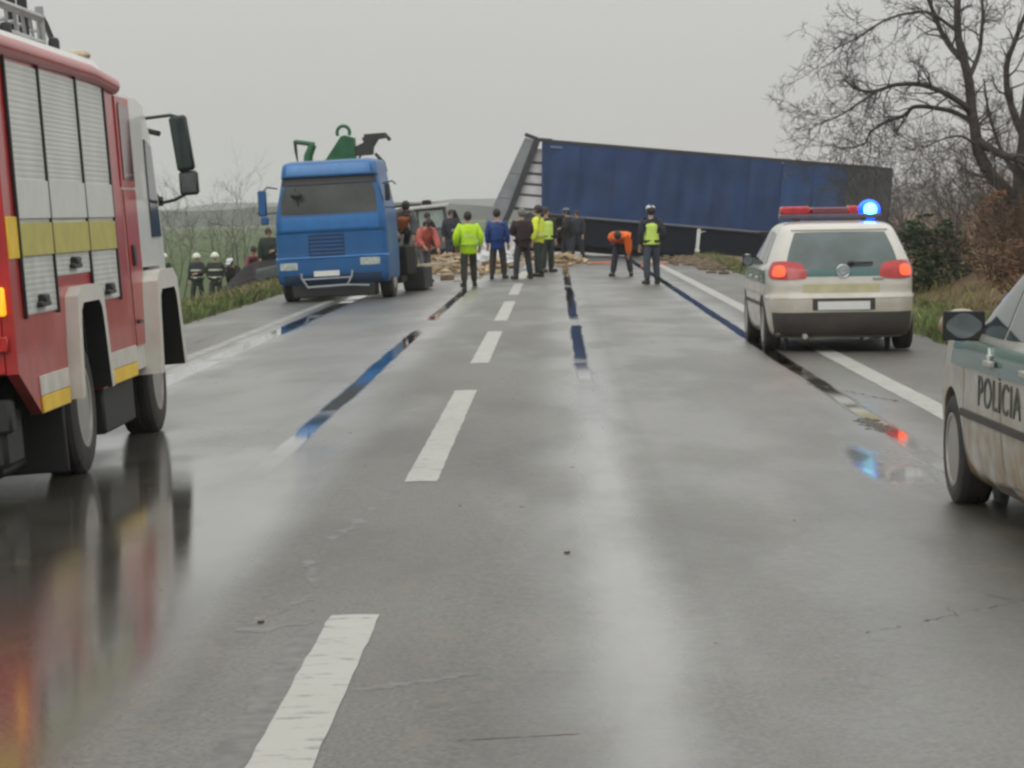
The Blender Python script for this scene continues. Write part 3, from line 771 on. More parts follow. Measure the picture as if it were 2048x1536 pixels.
def flare(ya, yb, zt, t, x0, x1, zb, slope):
    inner = [(ya, zb), (ya + slope, zt - .14), (ya + slope + .035, zt - .05), (ya + slope + .12, zt), (yb - slope - .12, zt), (yb - slope - .035, zt - .05), (yb - slope, zt - .14), (yb, zb)]
    outer = [(yb + t, zb), (yb - slope + t, zt - .12), (yb - slope + t * .62, zt + t * .45), (yb - slope - .10, zt + t), (ya + slope + .10, zt + t), (ya + slope - t * .62, zt + t * .45), (ya + slope - t, zt - .12), (ya - t, zb)]
    vs = [(x, y, z) for x in (x0, x1) for (y, z) in inner + outer]; n = len(inner)
    fs = []
    for i in range(n - 1):
        a, c = i, i + 1; d, e = 2 * n - 1 - i, 2 * n - 2 - i
        for o in (0, 2 * n): fs.append((a + o, c + o, e + o, d + o))
        fs.append((d, e, e + 2 * n, d + 2 * n))
    for i in (0, n - 1): fs.append((i, 2 * n - 1 - i, 4 * n - 1 - i, i + 2 * n))
    return MB().add(vs, fs)
def flare_shade(ya, yb, zt, x0, x1, zb, slope):  # black inner faces put the shade of the arch into colour
    q = [(ya, zb), (ya + slope, zt - .1), (ya + slope + .08, zt), (yb - slope - .08, zt), (yb - slope, zt - .1), (yb, zb)]
    return MB().add([(x, y, z) for x in (x0, x1) for (y, z) in q], [(i, i + 1, i + 7, i + 6) for i in range(5)])
wa = flare(1.68, 2.74, 1.15, .11, -.06, .085, .54, .10).build('wheel_arch', M['cream'], fe, angle=30); flare_shade(1.68, 2.74, 1.15, -.35, .083, .54, .10).build('arch_shade', M['black'], wa, fix=False)
wa = flare(4.98, 6.14, 1.14, .15, -.10, .12, .50, .12).build('wheel_arch', M['cream'], fe, angle=30); flare_shade(4.98, 6.14, 1.14, -.35, .118, .50, .12).build('arch_shade', M['black'], wa, fix=False)
for (y, dual) in ((2.2, 1), (5.55, 0)):
    wheel(fe, (-.16, y, .46), .46, .28, 1, .27, M['steel']); wheel(fe, (-W + .16, y, .46), .46, .28, -1, .27, M['steel'])
# cab
b = MB()
prof = [(4.42, .56), (4.86, .56), (4.98, 1.12), (5.12, 1.32), (6.0, 1.32), (6.14, 1.12), (6.24, .62), (6.34, .62), (6.34, 1.5), (6.12, 2.35), (5.85, 2.60), (5.5, 2.64), (4.42, 2.64)]
b.prism(prof, -.09, .0); b.prism(prof, -W, -W + .09)
b.box((-W / 2, 6.22, 1.05), (W - .18, .2, .9), .02); b.box((-W / 2, 5.1, 2.60), (W - .16, 1.5, .07), .02)
b.box((-W / 2, 5.3, 1.0), (W - .8, 1.7, .5), .03)
b.build('cab', M['white'], fe)
MB().prism([(4.44, .74), (4.84, .74), (4.93, 1.15), (5.02, 1.30), (5.02, 1.92), (4.44, 1.92)], .002, .012).build('cab_door', M['red'], fe)
b = MB(); b.prism([(4.40, 1.94), (5.05, 1.94), (5.05, 2.62), (4.40, 2.62)], .002, .010); cd = b.build('window_surround', M['red'], fe)
b = MB(); b.prism([(4.50, 1.99), (4.98, 1.99), (4.98, 2.55), (4.55, 2.58), (4.50, 2.54)], .011, .018); b.build('cab_window', mat('window_painted_reflection', (.10, .016, .014), .08, var=.3), cd)  # the red reflection is painted into the glass colour
MB().box((.02, 4.60, .92), (.03, .16, .03), .008).build('door_handle', M['black'], fe)
MB().box((.018, 4.62, 1.42), (.03, .09, .16), .01).build('side_latch', M['black'], fe)
b = MB(); b.prism([(6.345, 1.5), (6.135, 2.33), (6.125, 2.33), (6.33, 1.5)], -W + .12, -.12); b.build('windscreen', M['glass'], fe)
b = MB(); b.prism([(5.72, 1.55), (6.2, 1.55), (6.04, 2.28), (5.72, 2.33)], .002, .012); b.build('side_window', M['glass'], fe)
# lamps and rear fittings
lm = MB(); lm.box((-.06, -.015, 1.23), (.05, .05, .17), .012); lm.build('marker_lamp', M['amber'], fe)
MB().box((-.10, -.015, .98), (.12, .03, .09), .01).build('tail_lamp', M['tail_red'], fe)
b = MB(); b.tube([(-.09, -.05, 1.9), (-.09, -.05, 2.5)], .016, 8); b.tube([(-.09, -.05, 1.9), (-.09, .02, 1.9)], .012, 6); b.tube([(-.09, -.05, 2.5), (-.09, .02, 2.5)], .012, 6); b.build('grab_rail', M['greybar'], fe)
# roof gear: ladder, posts, boxes
b = MB()
for x in (-.24, -.64):
    for z in (2.94, 3.12): b.tube([(x, .1, z), (x, 3.05, z)], .032, 8)
    for k in range(11): b.tube([(x, .1 + .295 * k, 2.94), (x, .24 + .27 * k, 3.12)], .012, 6)
for k in range(11): b.tube([(-.24, .15 + .28 * k, 3.03), (-.64, .15 + .28 * k, 3.03)], .016, 6)
b.tube([(-.24, 3.05, 2.84), (-.24, 3.05, 3.2)], .03, 8); b.tube([(-.64, 3.05, 2.84), (-.64, 3.05, 3.2)], .03, 8)
b.build('roof_ladder', M['alu'], fe)
for (x, y, z) in ((-.17, 1.45, 2.86), (-.15, 3.0, 2.86)):
    MB().lathe([(-.12, .0), (-.12, .04), (.09, .04), (.11, .03), (.12, .0)], (x, y, z), 'z', 14).build('rail_bracket', M['black'], fe)
for (y, h) in ((1.6, .40), (2.2, .34), (2.6, .46)):
    MB().tube([(-.27, y, 2.86), (-.27, y, 2.86 + h)], .035, 10).build('roof_post', M['black'], fe)
MB().tube([(-.26, 3.1, 3.18), (-.25, 3.3, 3.1), (-.23, 3.65, 2.86)], .022, 8).build('ladder_stay', M['black'], fe)
MB().box((-.55, 1.4, 2.91), (.5, 2.2, .10), .02).build('equipment_box', M['white'], fe)
MB().ball((-.22, 4.2, 2.92), (.12, .18, .045)).build('roof_beacon', M['wood_pale'], fe)
# mirrors on the cab corner
mr = bpy.data.objects.new('mirror', None); COL.objects.link(mr); mr.parent = fe; mr.location = (0, 6.5, 0); mr.empty_display_size = .1
b = MB()
b.tube([(-.20, .05, 2.70), (-.15, .02, 2.48), (-.07, 0, 1.92), (-.03, 0, 1.84)], [.018, .03, .026, .03], 10)
b.tube([(-.15, .02, 2.53), (.13, .0, 2.54), (.19, .0, 2.52), (.22, 0, 2.46)], .014, 8)
b.tube([(-.05, .02, 1.82), (.10, .0, 1.84), (.22, .0, 1.89), (.25, .0, 1.96)], .014, 8)
b.tube([(.235, 0, 2.1), (.235, 0, 2.02)], .014, 6); b.box((-.04, .02, 1.84), (.09, .05, .08), .02); b.box((-.14, .02, 2.5), (.06, .06, .16), .02)
b.build('mirror_arm', M['black'], mr)
tq = Matrix.Rotation(R(4), 3, 'Y')
b = MB(); b.box((.205, 0, 2.30), (.145, .09, .46), .035, Matrix.Rotation(R(-5), 3, 'Y')); hd = b.build('mirror_head', M['black'], mr)
b = MB(); b.box((.205, -.048, 2.30), (.115, .006, .40), .002, Matrix.Rotation(R(-5), 3, 'Y')); b.build('mirror_glass', M['glass'], hd)
b = MB(); b.box((.235, 0, 1.97), (.155, .09, .20), .04); hd = b.build('mirror_head', M['black'], mr)
b = MB(); b.box((.235, -.048, 1.97), (.125, .006, .155), .002); b.build('mirror_glass', M['wreck'], hd)
b = MB(); b.box((-.05, 0, 2.42), (.17, .1, .045), .015, Matrix.Rotation(R(18), 3, 'Y')); b.build('kerb_mirror', M['black'], mr)

# ------------------------------------------------------------------ blue crane lorry
bl = thing('crane_lorry', 'blue lorry facing the camera on the left with a green loading crane behind its cab', 'lorry', (-4.5, 53.4, -.105), (0, R(-1.6), R(-4)))
cab = Shell([(.36, 1.10, .10, 1.9), (.44, 1.14, .03, 1.95), (.66, 1.155, .0, 1.95), (.86, 1.155, .0, 1.95), (.90, 1.155, .035, 1.95), (1.1, 1.15, .04, 1.95), (1.40, 1.15, .04, 1.95), (1.44, 1.145, .015, 1.95), (1.74, 1.13, .03, 1.95), (2.30, 1.03, .15, 1.95), (2.50, .995, .19, 1.95), (2.54, .99, .10, 1.95), (2.74, .965, .14, 1.95), (2.82, .93, .22, 1.9), (2.86, .8, .4, 1.8)], 12)
co = cab.body(.36, 2.86, 70, 96).build('cab', M['blue_cab'], bl, angle=25)
cab.patch('front', ((0, 1), (1, 1), (1, 1.1), (0, 1.1)))
cab.patch('rear', ((-1.02, 1.77), (.99, 1.77), (.92, 2.36), (-.93, 2.36)), .006, 18, 12, .12).build('windscreen', M['windshield'], co)
cab.patch('rear', ((-.95, 2.37), (.95, 2.37), (.93, 2.515), (-.93, 2.515)), .03, 18, 4, .0).build('sun_visor', M['black'], co)
cab.patch('rear', ((-.95, 2.57), (.95, 2.57), (.92, 2.78), (-.92, 2.78)), .006, 18, 5, .06).build('roof_brow', M['blue_pale'], co)
cab.patch('rear', ((-1.11, 1.47), (1.10, 1.47), (1.08, 1.73), (-1.08, 1.73)), .006, 18, 5).build('upper_panel', mat('lorry_blue_light', (.015, .15, .42), .4, coat=.15, var=.08), co)
gr = cab.patch('rear', ((-.46, .93), (.27, .93), (.27, 1.36), (-.46, 1.36)), .004, 8, 6, .04).build('grille', M['blue_dark'], co)
for k in range(5):
    cab.patch('rear', ((-.44, .965 + .078 * k), (.25, .965 + .078 * k), (.25, 1.00 + .078 * k), (-.44, 1.00 + .078 * k)), .016, 6, 1).build('grille_slat', M['blue_cab'], gr)
cab.patch('rear', ((-1.13, .875), (1.13, .875), (1.13, .915), (-1.13, .915)), .035, 20, 1).build('bumper_ledge', M['blue_pale'], co)
for (xa, xb, z) in ((-1.06, -.70, .745), (.58, .98, .79)):
    lp = cab.patch('rear', ((xa, z - .075), (xb, z - .075), (xb, z + .07), (xa, z + .07)), .008, 6, 4, .1).build('headlight', M['headlamp'], co)
b = cab.patch('rear', ((-1.1, .38), (1.1, .38), (1.12, .56), (-1.12, .56)), .01, 16, 3); b.build('lower_bumper', mat('lorry_bumper_dark', (.02, .045, .10), .55), co)  # darker blue along the lower bumper
b = MB(); b.box((-.11, -.035, .575), (.52, .012, .11), .003); b.build('number_plate', M['plate'], co)
b = MB()
b.tube([(-.62, -.05, .60), (-.62, -.06, .50), (-.50, -.07, .31), (.30, -.07, .33), (.40, -.06, .50), (.42, -.05, .62)], .022, 8)
b.tube([(-.60, -.06, .47), (.40, -.06, .48)], .016, 8); b.tube([(.30, -.07, .33), (.75, -.05, .30)], .018, 8)
b.build('front_bar', M['greybar'], co)
for sg, hh in ((-1, .62), (1, .5)):
    mr = bpy.data.objects.new('mirror', None); COL.objects.link(mr); mr.parent = bl; mr.location = (sg * 1.08, .25, 2.05); mr.empty_display_size = .1
    MB().tube([(0, .05, .28), (sg * .2, .0, .32), (sg * .27, .0, .25)], .016, 6).build('mirror_arm', M['black'], mr); MB().tube([(sg * .03, .05, -.2), (sg * .25, 0, -.22)], .014, 6).build('mirror_arm', M['black'], mr)
    if sg < 0: MB().box((-.31, .0, .0), (.17, .11, .52), .04).box((-.28, .0, -.36), (.15, .1, .16), .03).build('mirror_head', M['blue_cab'], mr)
    else: MB().box((.08, .1, .1), (.10, .11, .35), .03).build('mirror_head', M['black'], mr)
MB().box((0, .35, .27), (1.72, .5, .36), .03).build('bumper_gap_shade', M['dark'], bl)  # added black box standing in for the shade under the bumper
MB().box((1.02, 3.1, .72), (.42, 1.5, .62), .03).build('flank_shade_block', M['wreck_dark'], bl)  # dark boxes added for the lorry's shadowed flank
MB().box((-.95, 3.1, .62), (.42, 1.5, .62), .03).build('flank_shade_block', M['wreck_dark'], bl)
MB().tube([(-.62, .06, 1.95), (-.66, -.02, 2.3)], .012, 6).ball((-.64, -.04, 2.17), (.13, .06, .07)).build('wide_mirror', M['black'], bl)
MB().tube([(-.7, .12, 1.80), (-.1, .10, 1.82)], .012, 6).build('wiper', M['black'], bl); MB().tube([(.1, .10, 1.82), (.7, .12, 1.83)], .012, 6).build('wiper', M['black'], bl)
for x, sg in ((-1.0, -1), (1.0, 1)):
    wheel(bl, (x, 1.0, .47), .47, .28, sg, .27, M['steel'])
    wheel(bl, (x, 4.9, .47), .47, .34, sg, .27, M['steel'])
b = MB(); b.box((0, 3.8, .62), (.9, 4.4, .28), .02); b.box((-.02, 4.1, .93), (2.2, 3.6, .12), .02)
b.box((.85, 2.8, .5), (.5, .9, .5), .04); b.box((-.85, 2.8, .5), (.5, .9, .5), .04)
b.build('chassis', M['dark'], bl)
b = MB(); b.box((1.10, 5.15, .30), (.46, 1.5, .50), .02); b.build('mud_flap', M['black'], bl)
# crane
cr = bpy.data.objects.new('loading_crane', None); COL.objects.link(cr); cr.parent = bl; cr.scale = (1.08, 1, 1.1); cr.location = (0, 3.0, -.27); cr.empty_display_size = .2
b = MB(); b.prism([(-.58, 2.7), (.16, 2.7), (.16, 3.30), (-.02, 3.36), (-.10, 3.34)], -.14, .14, 'y'); b.box((-.2, 0, 2.2), (.6, .4, 1.2), .04); b.box((-.2, 0, 1.3), (1.9, .3, .3), .04)
b.build('crane_column', M['green_crane'], cr)
b = MB(); pts = [(-.06 + .125 * math.cos(R(a)), 0, 3.42 + .125 * math.sin(R(a))) for a in range(-30, 215, 20)]
b.tube(pts, .034, 8); b.build('hose_loop', M['green_crane'], cr)
b = MB(); b.tube([(-.80, 0, 2.7), (-.78, 0, 3.0), (-.70, 0, 3.17), (-.66, 0, 3.22)], [.10, .09, .08, .07], 10); b.tube([(-.64, 0, 3.22), (-1.03, 0, 3.29)], .045, 8); b.build('crane_arm', M['green_crane'], cr)
b = MB(); b.tube([(-1.03, 0, 3.31), (-1.02, 0, 3.1), (-1.0, 0, 2.9)], [.035, .03, .012], 8); b.build('arm_hook', M['crane_dark'], cr)
b = MB(); b.prism([(.14, 2.95), (.14, 3.12), (.34, 3.20), (.36, 3.36), (.78, 3.37), (.80, 3.27), (.62, 3.25), (.52, 3.10), (.50, 2.96)], -.12, .12, 'y'); b.build('grapple_head', M['crane_dark'], cr)
b = MB(); b.tube([(.78, 0, 3.32), (.86, 0, 3.22)], .035, 8); b.tube([(.55, 0, 2.98), (.70, 0, 2.80), (.76, 0, 2.62)], [.03, .04, .015], 8); b.build('grapple_claw', M['crane_dark'], cr)
b = MB(); b.tube([(.2, .1, 2.9), (.38, .1, 3.1), (.3, .1, 3.3)], .02, 6); b.tube([(-.35, .1, 2.8), (-.1, .16, 3.2)], .03, 8); b.build('hydraulic_hose', M['crane_dark'], cr)

# ------------------------------------------------------------------ crashed curtain-side trailer
tr = thing('curtain_trailer', 'long trailer with blue side curtain lying askew across the road', 'trailer', (-.45, 95, 1.56), (0, R(6.13), 0))
def curtain(x0a, x0b, x1, z0, z1, m, seed, name='side_curtain'):
    b = MB()
    def fn(u, v):
        xl = x0a + (x0b - x0a) * v; x = xl + (x1 - xl) * u; z = z0 + (z1 - z0) * v
        e = math.sin(math.pi * min(1, max(0, v)))
        y = -.045 * e * mnoise.noise(Vector((x * 1.9, z * .25, seed))) - .05 * e * mnoise.noise(Vector((x * .6, z * .5, seed + 3))) + .012 * e * math.sin(x * 9) - .03
        return (x, y, z)
    b.grid(fn, max(8, int((x1 - x0a) * 14)), 18); return b.build(name, m, tr, fix=False, angle=180)
curtain(.0, -.21, 8.38, -.02, 2.5, M['curtain'], 1.0)
curtain(8.40, 8.40, 10.7, -.02, 2.5, M['curtain_b'], 5.0)
curtain(10.72, 10.72, 12.3, -.02, 2.5, M['curtain_end'], 9.0)
for x in (1.2, 2.4, 3.6, 4.8, 6.0, 7.2, 9.5):
    b = MB(); b.grid(lambda u, v, x=x: (x - .02 + .04 * u, -.095, -.02 + 2.5 * v), 1, 8); b.build('curtain_strap', M['curtain'], tr, fix=False)
MB().box((6.05, .03, 2.55), (12.55, .14, .13), .02).build('roof_rail', M['rail_dark'], tr)
MB().box((4.35, -.02, -.06), (6.9, .08, .07), .01).build('lower_rail', M['rail_grey'], tr)
b = MB(); b.box((6.1, 1.28, 2.58), (12.4, 2.45, .05), .01); b.build('roof_sheet', M['rail_grey'], tr)
b = MB(); b.box((6.1, 1.25, -.10), (12.3, 2.4, .12), .01); b.build('floor', M['dark'], tr)
b = MB(); b.box((6.1, 2.46, 1.25), (12.3, .04, 2.5), .01); b.build('far_curtain', M['curtain'], tr)
b = MB(); b.box((12.33, 1.25, 1.2), (.05, 2.4, 2.6), .01); b.build('rear_door', M['rail_dark'], tr)
b = MB(); b.prism([(-.03, -.05), (.10, -.05), (-.10, 2.5), (-.23, 2.5)], -.06, .10, 'y'); b.build('corner_post', M['curtain'], tr)
MB().box((.30, -.10, 2.36), (.42, .006, .07), .002).build('lettering_strip', mat('pale_lettering', (.16, .2, .28), .5), tr)
b = MB()
for y in (.75, 1.75): b.box((6.3, y, -.42), (11.6, .16, .5), .02)
for k in range(12): b.box((.8 + k, 1.25, -.3), (.08, 2.2, .12), .01)
b.build('chassis', M['dark'], tr)
M['guard'] = mat('guard_shade_black', (.008, .010, .018), .7, spec=.2)  # near-black guard also carries the shade under the trailer
MB().box((3.2, .12, -.60), (4.7, .1, .98), .03).build('side_guard', M['guard'], tr); MB().box((7.2, .12, -.56), (3.0, .1, .85), .03).build('side_guard', M['guard'], tr)
b = MB(); b.box((3.3, .9, -.85), (4.4, 1.2, .9), .05); b.build('underside_shade_box', M['wreck_dark'], tr)  # added dark box fills in the shade beneath the trailer
for y in (.02, 2.3):
    b = MB(); b.box((5.63, y, -.48), (.13, .1, .75), .02); b.box((5.63, y, -.9), (.18, .18, .1), .02); b.tube([(5.63, y + .05, -.25), (6.1, y + .1, -.12)], .03, 6); b.build('landing_leg', M['plate'], tr)
for x in (9.0, 10.2, 11.4):
    for y, sg in ((.22, -1), (2.25, 1)):
        root = wheel(tr, (x, y, -.62), .48, .34, sg, .28, M['steel']); root.rotation_euler = (0, 0, R(90)); 
b = MB(); b.prism([(-.845, 2.61), (-.42, 2.53), (-1.22, .02), (-1.45, -.6), (-2.05, -.62), (-1.80, .03)], .02, .07, 'y'); bp_ = b.build('bent_panel', M['panel_grey'], tr)
for za in (1.3, .4):
    MB().box((-.845 - .36 * (2.6 - za) + .24, .016, za), (.42, .012, .03), .003).build('panel_rib', M['rail_grey'], bp_)
b = MB(); b.prism([(-.50, 2.66), (-.26, 2.62), (-1.02, .05), (-1.30, -.7), (-1.50, -.7), (-1.24, .03)], -.08, .22, 'y'); b.build('panel_frame', M['rail_dark'], tr)
b = MB(); b.box((-.62, .05, 2.66), (.5, .2, .14), .03, Matrix.Rotation(R(16), 3, 'Y')); b.box((-.1, .05, 2.58), (.5, .2, .14), .03); b.build('crumpled_corner', M['rail_dark'], tr)
def xp(z): return -1.06 + (z - .05) * (.76 / 2.57)
for (za, zb) in ((1.80, 2.26), (1.40, 1.70), (1.02, 1.30), (.62, .92), (.12, .53)):
    b = MB(); xr = -.21 * za / 2.5
    b.prism([(xp(za), za), (-.21 * za / 2.5 + .02, za), (-.21 * zb / 2.5 + .02, zb), (xp(zb), zb)], .14, .17, 'y'); b.build('bulkhead_slat', M['slat'], tr)
for z in (1.75, 1.35, .97, .57, .09): MB().box(((xp(z) - .1) / 2 - .03, .22, z), (abs(xp(z)) + .1, .06, .14), .01).build('bulkhead_bar', M['wreck'], tr)

# ------------------------------------------------------------------ hatchback police cars
CAR = Shell([(.17, .78, .20, 3.98), (.22, .83, .10, 4.08), (.32, .86, .035, 4.15), (.42, .873, .012, 4.18), (.58, .882, .0, 4.19), (.64, .882, .004, 4.18), (.69, .878, .045, 4.15),
             (.80, .88, .06, 4.07), (.92, .878, .085, 3.92), (.97, .868, .10, 3.55), (1.00, .855, .12, 3.12), (1.04, .838, .145, 2.98), (1.10, .815, .18, 2.87), (1.22, .765, .26, 2.62), (1.34, .712, .36, 2.36), (1.42, .675, .45, 2.16), (1.455, .65, .52, 2.02), (1.49, .60, .66, 1.85), (1.515, .50, .92, 1.6), (1.522, .36, 1.1, 1.4)], 7.0)
def police_car(label, loc, rot, paint, lightbar, door_text, group, open_door=False):
    t = thing('police_car', label, 'car', loc, rot, group)
    body = CAR.body(.17, 1.522, 96, 132).build('body', paint, t, angle=32)
    arches = []
    for y in (.83, 3.34):
        arches.append(MB().lathe([(-1.2, .355), (-.62, .355)], (0, y, .31), 'x', 40)); arches.append(MB().lathe([(.62, .355), (1.2, .355)], (0, y, .31), 'x', 40))
    cut(body, arches)
    b = MB()
    for y in (.83, 3.34):
        for sg in (-1, 1): b.lathe([(sg * .60, .36), (sg * .605, .02)], (0, y, .31), 'x', 24)
    b.box((0, 2.1, .24), (1.4, 3.6, .14), .03); b.build('underbody', M['dark'], t)
    for y in (.83, 3.34):
        for sg in (-1, 1): wheel(t, (sg * .775, y, .312), .312, .20, sg, .20, M['steel'], 5 if door_text else 6)
    # glass
    CAR.patch('rear', ((-.67, .97), (.67, .97), (.535, 1.395), (-.535, 1.395)), .005, 18, 12, .10).build('rear_window', M['rear_glass'], body)
    CAR.patch('front', ((-.70, 1.01), (.70, 1.01), (.58, 1.41), (-.58, 1.41)), .005, 18, 12, .08).build('windscreen', M['glass'], body)
    for sg in (-1, 1):
        CAR.patch('side', ((.62, 1.03), (1.16, 1.01), (1.22, 1.40), (.86, 1.38)), .004, 8, 8, .08, sg).build('side_window', M['glass'], body)
        CAR.patch('side', ((1.20, 1.01), (1.88, .99), (1.88, 1.41), (1.26, 1.405)), .004, 8, 8, .06, sg).build('side_window', M['glass'], body)
        CAR.patch('side', ((1.93, .99), (2.86, 1.0), (2.30, 1.36), (1.93, 1.405)), .004, 12, 8, .05, sg).build('side_window', M['glass'], body)
        # shut lines and mouldings
        for y in (1.02, 1.90, 2.94):
            CAR.patch('side', ((y - .004, .30), (y + .004, .30), (y + .004, .97), (y - .004, .97)), .002, 1, 14, 0, sg, None, thick=False).build('shut_line', M['dark'], body)
        CAR.patch('side', ((.9, .53), (3.0, .53), (3.0, .57), (.9, .57)), .012, 20, 2, 0, sg).build('side_moulding', M['car_skirt'], body)
        CAR.patch('side', ((.55, .80), (3.35, .80), (3.20, .955), (.58, .955)), .005, 28, 4, 0, sg).build('teal_band', M['teal'], body)
        for y in (1.20, 2.10):
            p = CAR.side(y, .86, sg); MB().box((p.x + sg * .025, y, .86), (.03, .19, .035), .01).build('door_handle', paint, body)
        # door mirror
        opened = open_door and sg < 0
        mr = bpy.data.objects.new('mirror', None); COL.objects.link(mr); mr.parent = t; mr.location = (sg * .835, 2.60, 1.03); mr.empty_display_size = .1
        if opened: mr.location = (-.905, 2.56, 1.03); mr.rotation_euler = (0, 0, R(8))
        if lightbar: mr.scale = (.62, 1, .9)
        h = MB()
        h.box((sg * .03, .0, -.055), (.12, .09, .04), .012)
        h.ball((sg * .115, .02, .01), (.125, .075, .088), 16, 10); h.build('mirror_head', [paint], mr)
        g = MB(); g.grid(lambda u, v, sg=sg: (sg * .115 + (u - .5) * .19 * math.sqrt(max(.05, 1 - .6 * (2 * v - 1) ** 2)), -.058, .01 + (v - .5) * .135 * math.sqrt(max(.05, 1 - .6 * (2 * u - 1) ** 2))), 8, 6); g.build('mirror_glass', M['mirror_black'], mr, fix=False)
        h = MB(); h.box((sg * .115, -.045, .01), (.225, .022, .155), .01); h.build('mirror_rim', M['black'], mr)
        # window pillars in black
        CAR.patch('side', ((2.30, 1.37), (2.88, 1.0), (2.93, 1.0), (2.36, 1.39)), .003, 3, 10, 0, sg).build('pillar', paint, body)
    if open_door:
        CAR.patch('side', ((1.95, .34), (2.90, .34), (2.90, .96), (1.95, .96)), .003, 8, 6, .05, -1).build('door_opening', M['dark'], body)
        hx, hy = CAR.side(2.92, .6, -1).x, 2.92
        b = MB()
        def swing(p):
            a = R(-8); dx, dy = p[0] - hx, p[1] - hy
            return (hx + dx * math.cos(a) - dy * math.sin(a), hy + dx * math.sin(a) + dy * math.cos(a), p[2])
        for o in (.004, -.07):
            b.grid(lambda u, v, o=o: swing((lambda q: (q.x - o, q.y, q.z))(CAR.side(1.93 + .99 * u, .27 + .71 * v, -1))), 10, 8)
        k = 11 * 9
        rim = [(i, 0) for i in range(10)] + [(10, j) for j in range(8)] + [(10 - i, 8) for i in range(10)] + [(0, 8 - j) for j in range(8)]
        ix = [j * 11 + i for i, j in rim]; n = len(ix)
        b.f += [(ix[i], ix[(i + 1) % n], ix[(i + 1) % n] + k, ix[i] + k) for i in range(n)]; b.mi += [0] * n
        dr = b.build('front_door', paint, t)
        b = MB(); b.tube([swing(tuple(CAR.side(y, z, -1))) for y, z in ((1.95, .97), (1.95, 1.39), (2.30, 1.36), (2.86, .99))], .02, 8); b.build('window_frame', paint, dr)
        b = MB(); b.grid(lambda u, v: swing(tuple(CAR.side(1.97 + (.02 + .84 * (1 - .62 * v)) * u, .98 + .38 * v, -1))), 6, 4); b.build('door_glass', M['glass'], dr, fix=False)
    # tail
    for sg in (-1, 1):
        q = ((sg * .855, .845), (sg * .39, .855), (sg * .46, 1.045), (sg * .80, 1.075))
        lampo = CAR.patch('rear', q, .010, 12, 8, .55).build('tail_lamp', M['tail_red'], body)
        q2 = ((sg * .80, .885), (sg * .655, .885), (sg * .655, 1.01), (sg * .77, 1.01))
        CAR.patch('rear', q2, .018, 8, 6, .7).build('lit_lens', M['tail_lit'] if lightbar else M['tail_red'], lampo)
    CAR.patch('rear', ((-.62, .885), (.62, .885), (.66, .975), (-.66, .975)), .004, 16, 3).build('tail_band', M['teal'], body)
    CAR.patch('rear', ((-.47, .705), (.42, .705), (.42, .80), (-.47, .80)), .004, 16, 3).build('reflective_band', M['palegreenyellow'], body)
    CAR.patch('rear', ((-.86, .635), (.86, .635), (.86, .665), (-.86, .665)), .012, 24, 2).build('bumper_crease', paint, body)
    CAR.patch('rear', ((-.84, .20), (.84, .20), (.865, .475), (-.865, .475)), .010, 24, 6).build('bumper_skirt', M['car_skirt'], body)
    CAR.patch('rear', ((-.36, .50), (.36, .50), (.36, .635), (-.36, .635)), .006, 8, 3).build('plate_recess', M['car_skirt'], body)
    CAR.patch('rear', ((-.30, .505), (.30, .505), (.30, .60), (-.30, .60)), .016, 8, 2).build('number_plate', M['plate'], body)
    p = CAR.rear(0, .945)
    b = MB(); pts = [(.072 * math.cos(a), 0, .072 * math.sin(a)) for a in [2 * math.pi * k / 24 for k in range(25)]]
    b.tube([(p.x + x, p.y - .022, p.z + z) for x, y, z in pts], .009, 8, False); b.lathe([(-.018, .001), (-.018, .07), (.01, .07)], (p.x, p.y, p.z), 'y', 24)
    for (xa, za, xb, zb) in ((-.045, .045, -.012, -.055), (-.012, -.055, .0, -.01), (.0, -.01, .012, -.055), (.012, -.055, .045, .045), (-.02, .055, .0, .012), (.0, .012, .02, .055)):
        b.tube([(p.x + xa, p.y - .024, p.z + za), (p.x + xb, p.y - .024, p.z + zb)], .006, 6)
    b.build('round_badge', M['chrome'], body)
    p = CAR.rear(.42, .83); MB().box((p.x - .02, p.y - .008, p.z + .03), (.12, .012, .03), .003).build('model_lettering', M['chrome'], body)
    p = CAR.rear(.1, 1.02); MB().box((p.x + .1, p.y - .03, p.z + .02), (.30, .02, .025), .008).ball((p.x, p.y - .025, p.z + .02), .03, 8, 6).build('rear_wiper', M['black'], body)
    CAR.patch('rear', ((-.56, 1.41), (.56, 1.41), (.50, 1.45), (-.50, 1.45)), .02, 14, 2).build('roof_spoiler', paint, body)
    # front lamps
    for sg in (-1, 1):
        CAR.patch('front', ((sg * .80, .66), (sg * .45, .66), (sg * .52, .82), (sg * .76, .86)), .008, 8, 6, .4).build('headlamp', M['headlamp'], body)
    CAR.patch('front', ((-.40, .52), (.40, .52), (.44, .72), (-.44, .72)), .006, 10, 4).build('grille', M['black'], body)
    MB().tube([(-.45, .18, .20), (-.45, .0, .20)], .03, 10).build('exhaust', M['steel'], t)
    if lightbar:
        lb = bpy.data.objects.new('light_bar', None); COL.objects.link(lb); lb.parent = t; lb.location = (0, 1.45, 1.53); lb.empty_display_size = .1
        MB().box((0, 0, .045), (1.22, .30, .06), .02).box((-.4, 0, .0), (.06, .2, .06), .01).box((.4, 0, .0), (.06, .2, .06), .01).build('bar_base', M['bar_dark'], lb)
        MB().box((-.42, 0, .115), (.36, .27, .11), .035).build('red_lens', M['bar_red'], lb)
        MB().box((0, 0, .11), (.46, .24, .09), .03).build('clear_lens', M['bar_mid'], lb)
        MB().box((.27, 0, .115), (.14, .27, .11), .035).build('red_lens', M['bar_red'], lb)
        MB().ball((.475, 0, .115), (.135, .15, .125), 20, 14).build('blue_beacon', M['beacon'], lb)  # dome and core enlarged to stand in for the beacon's glow
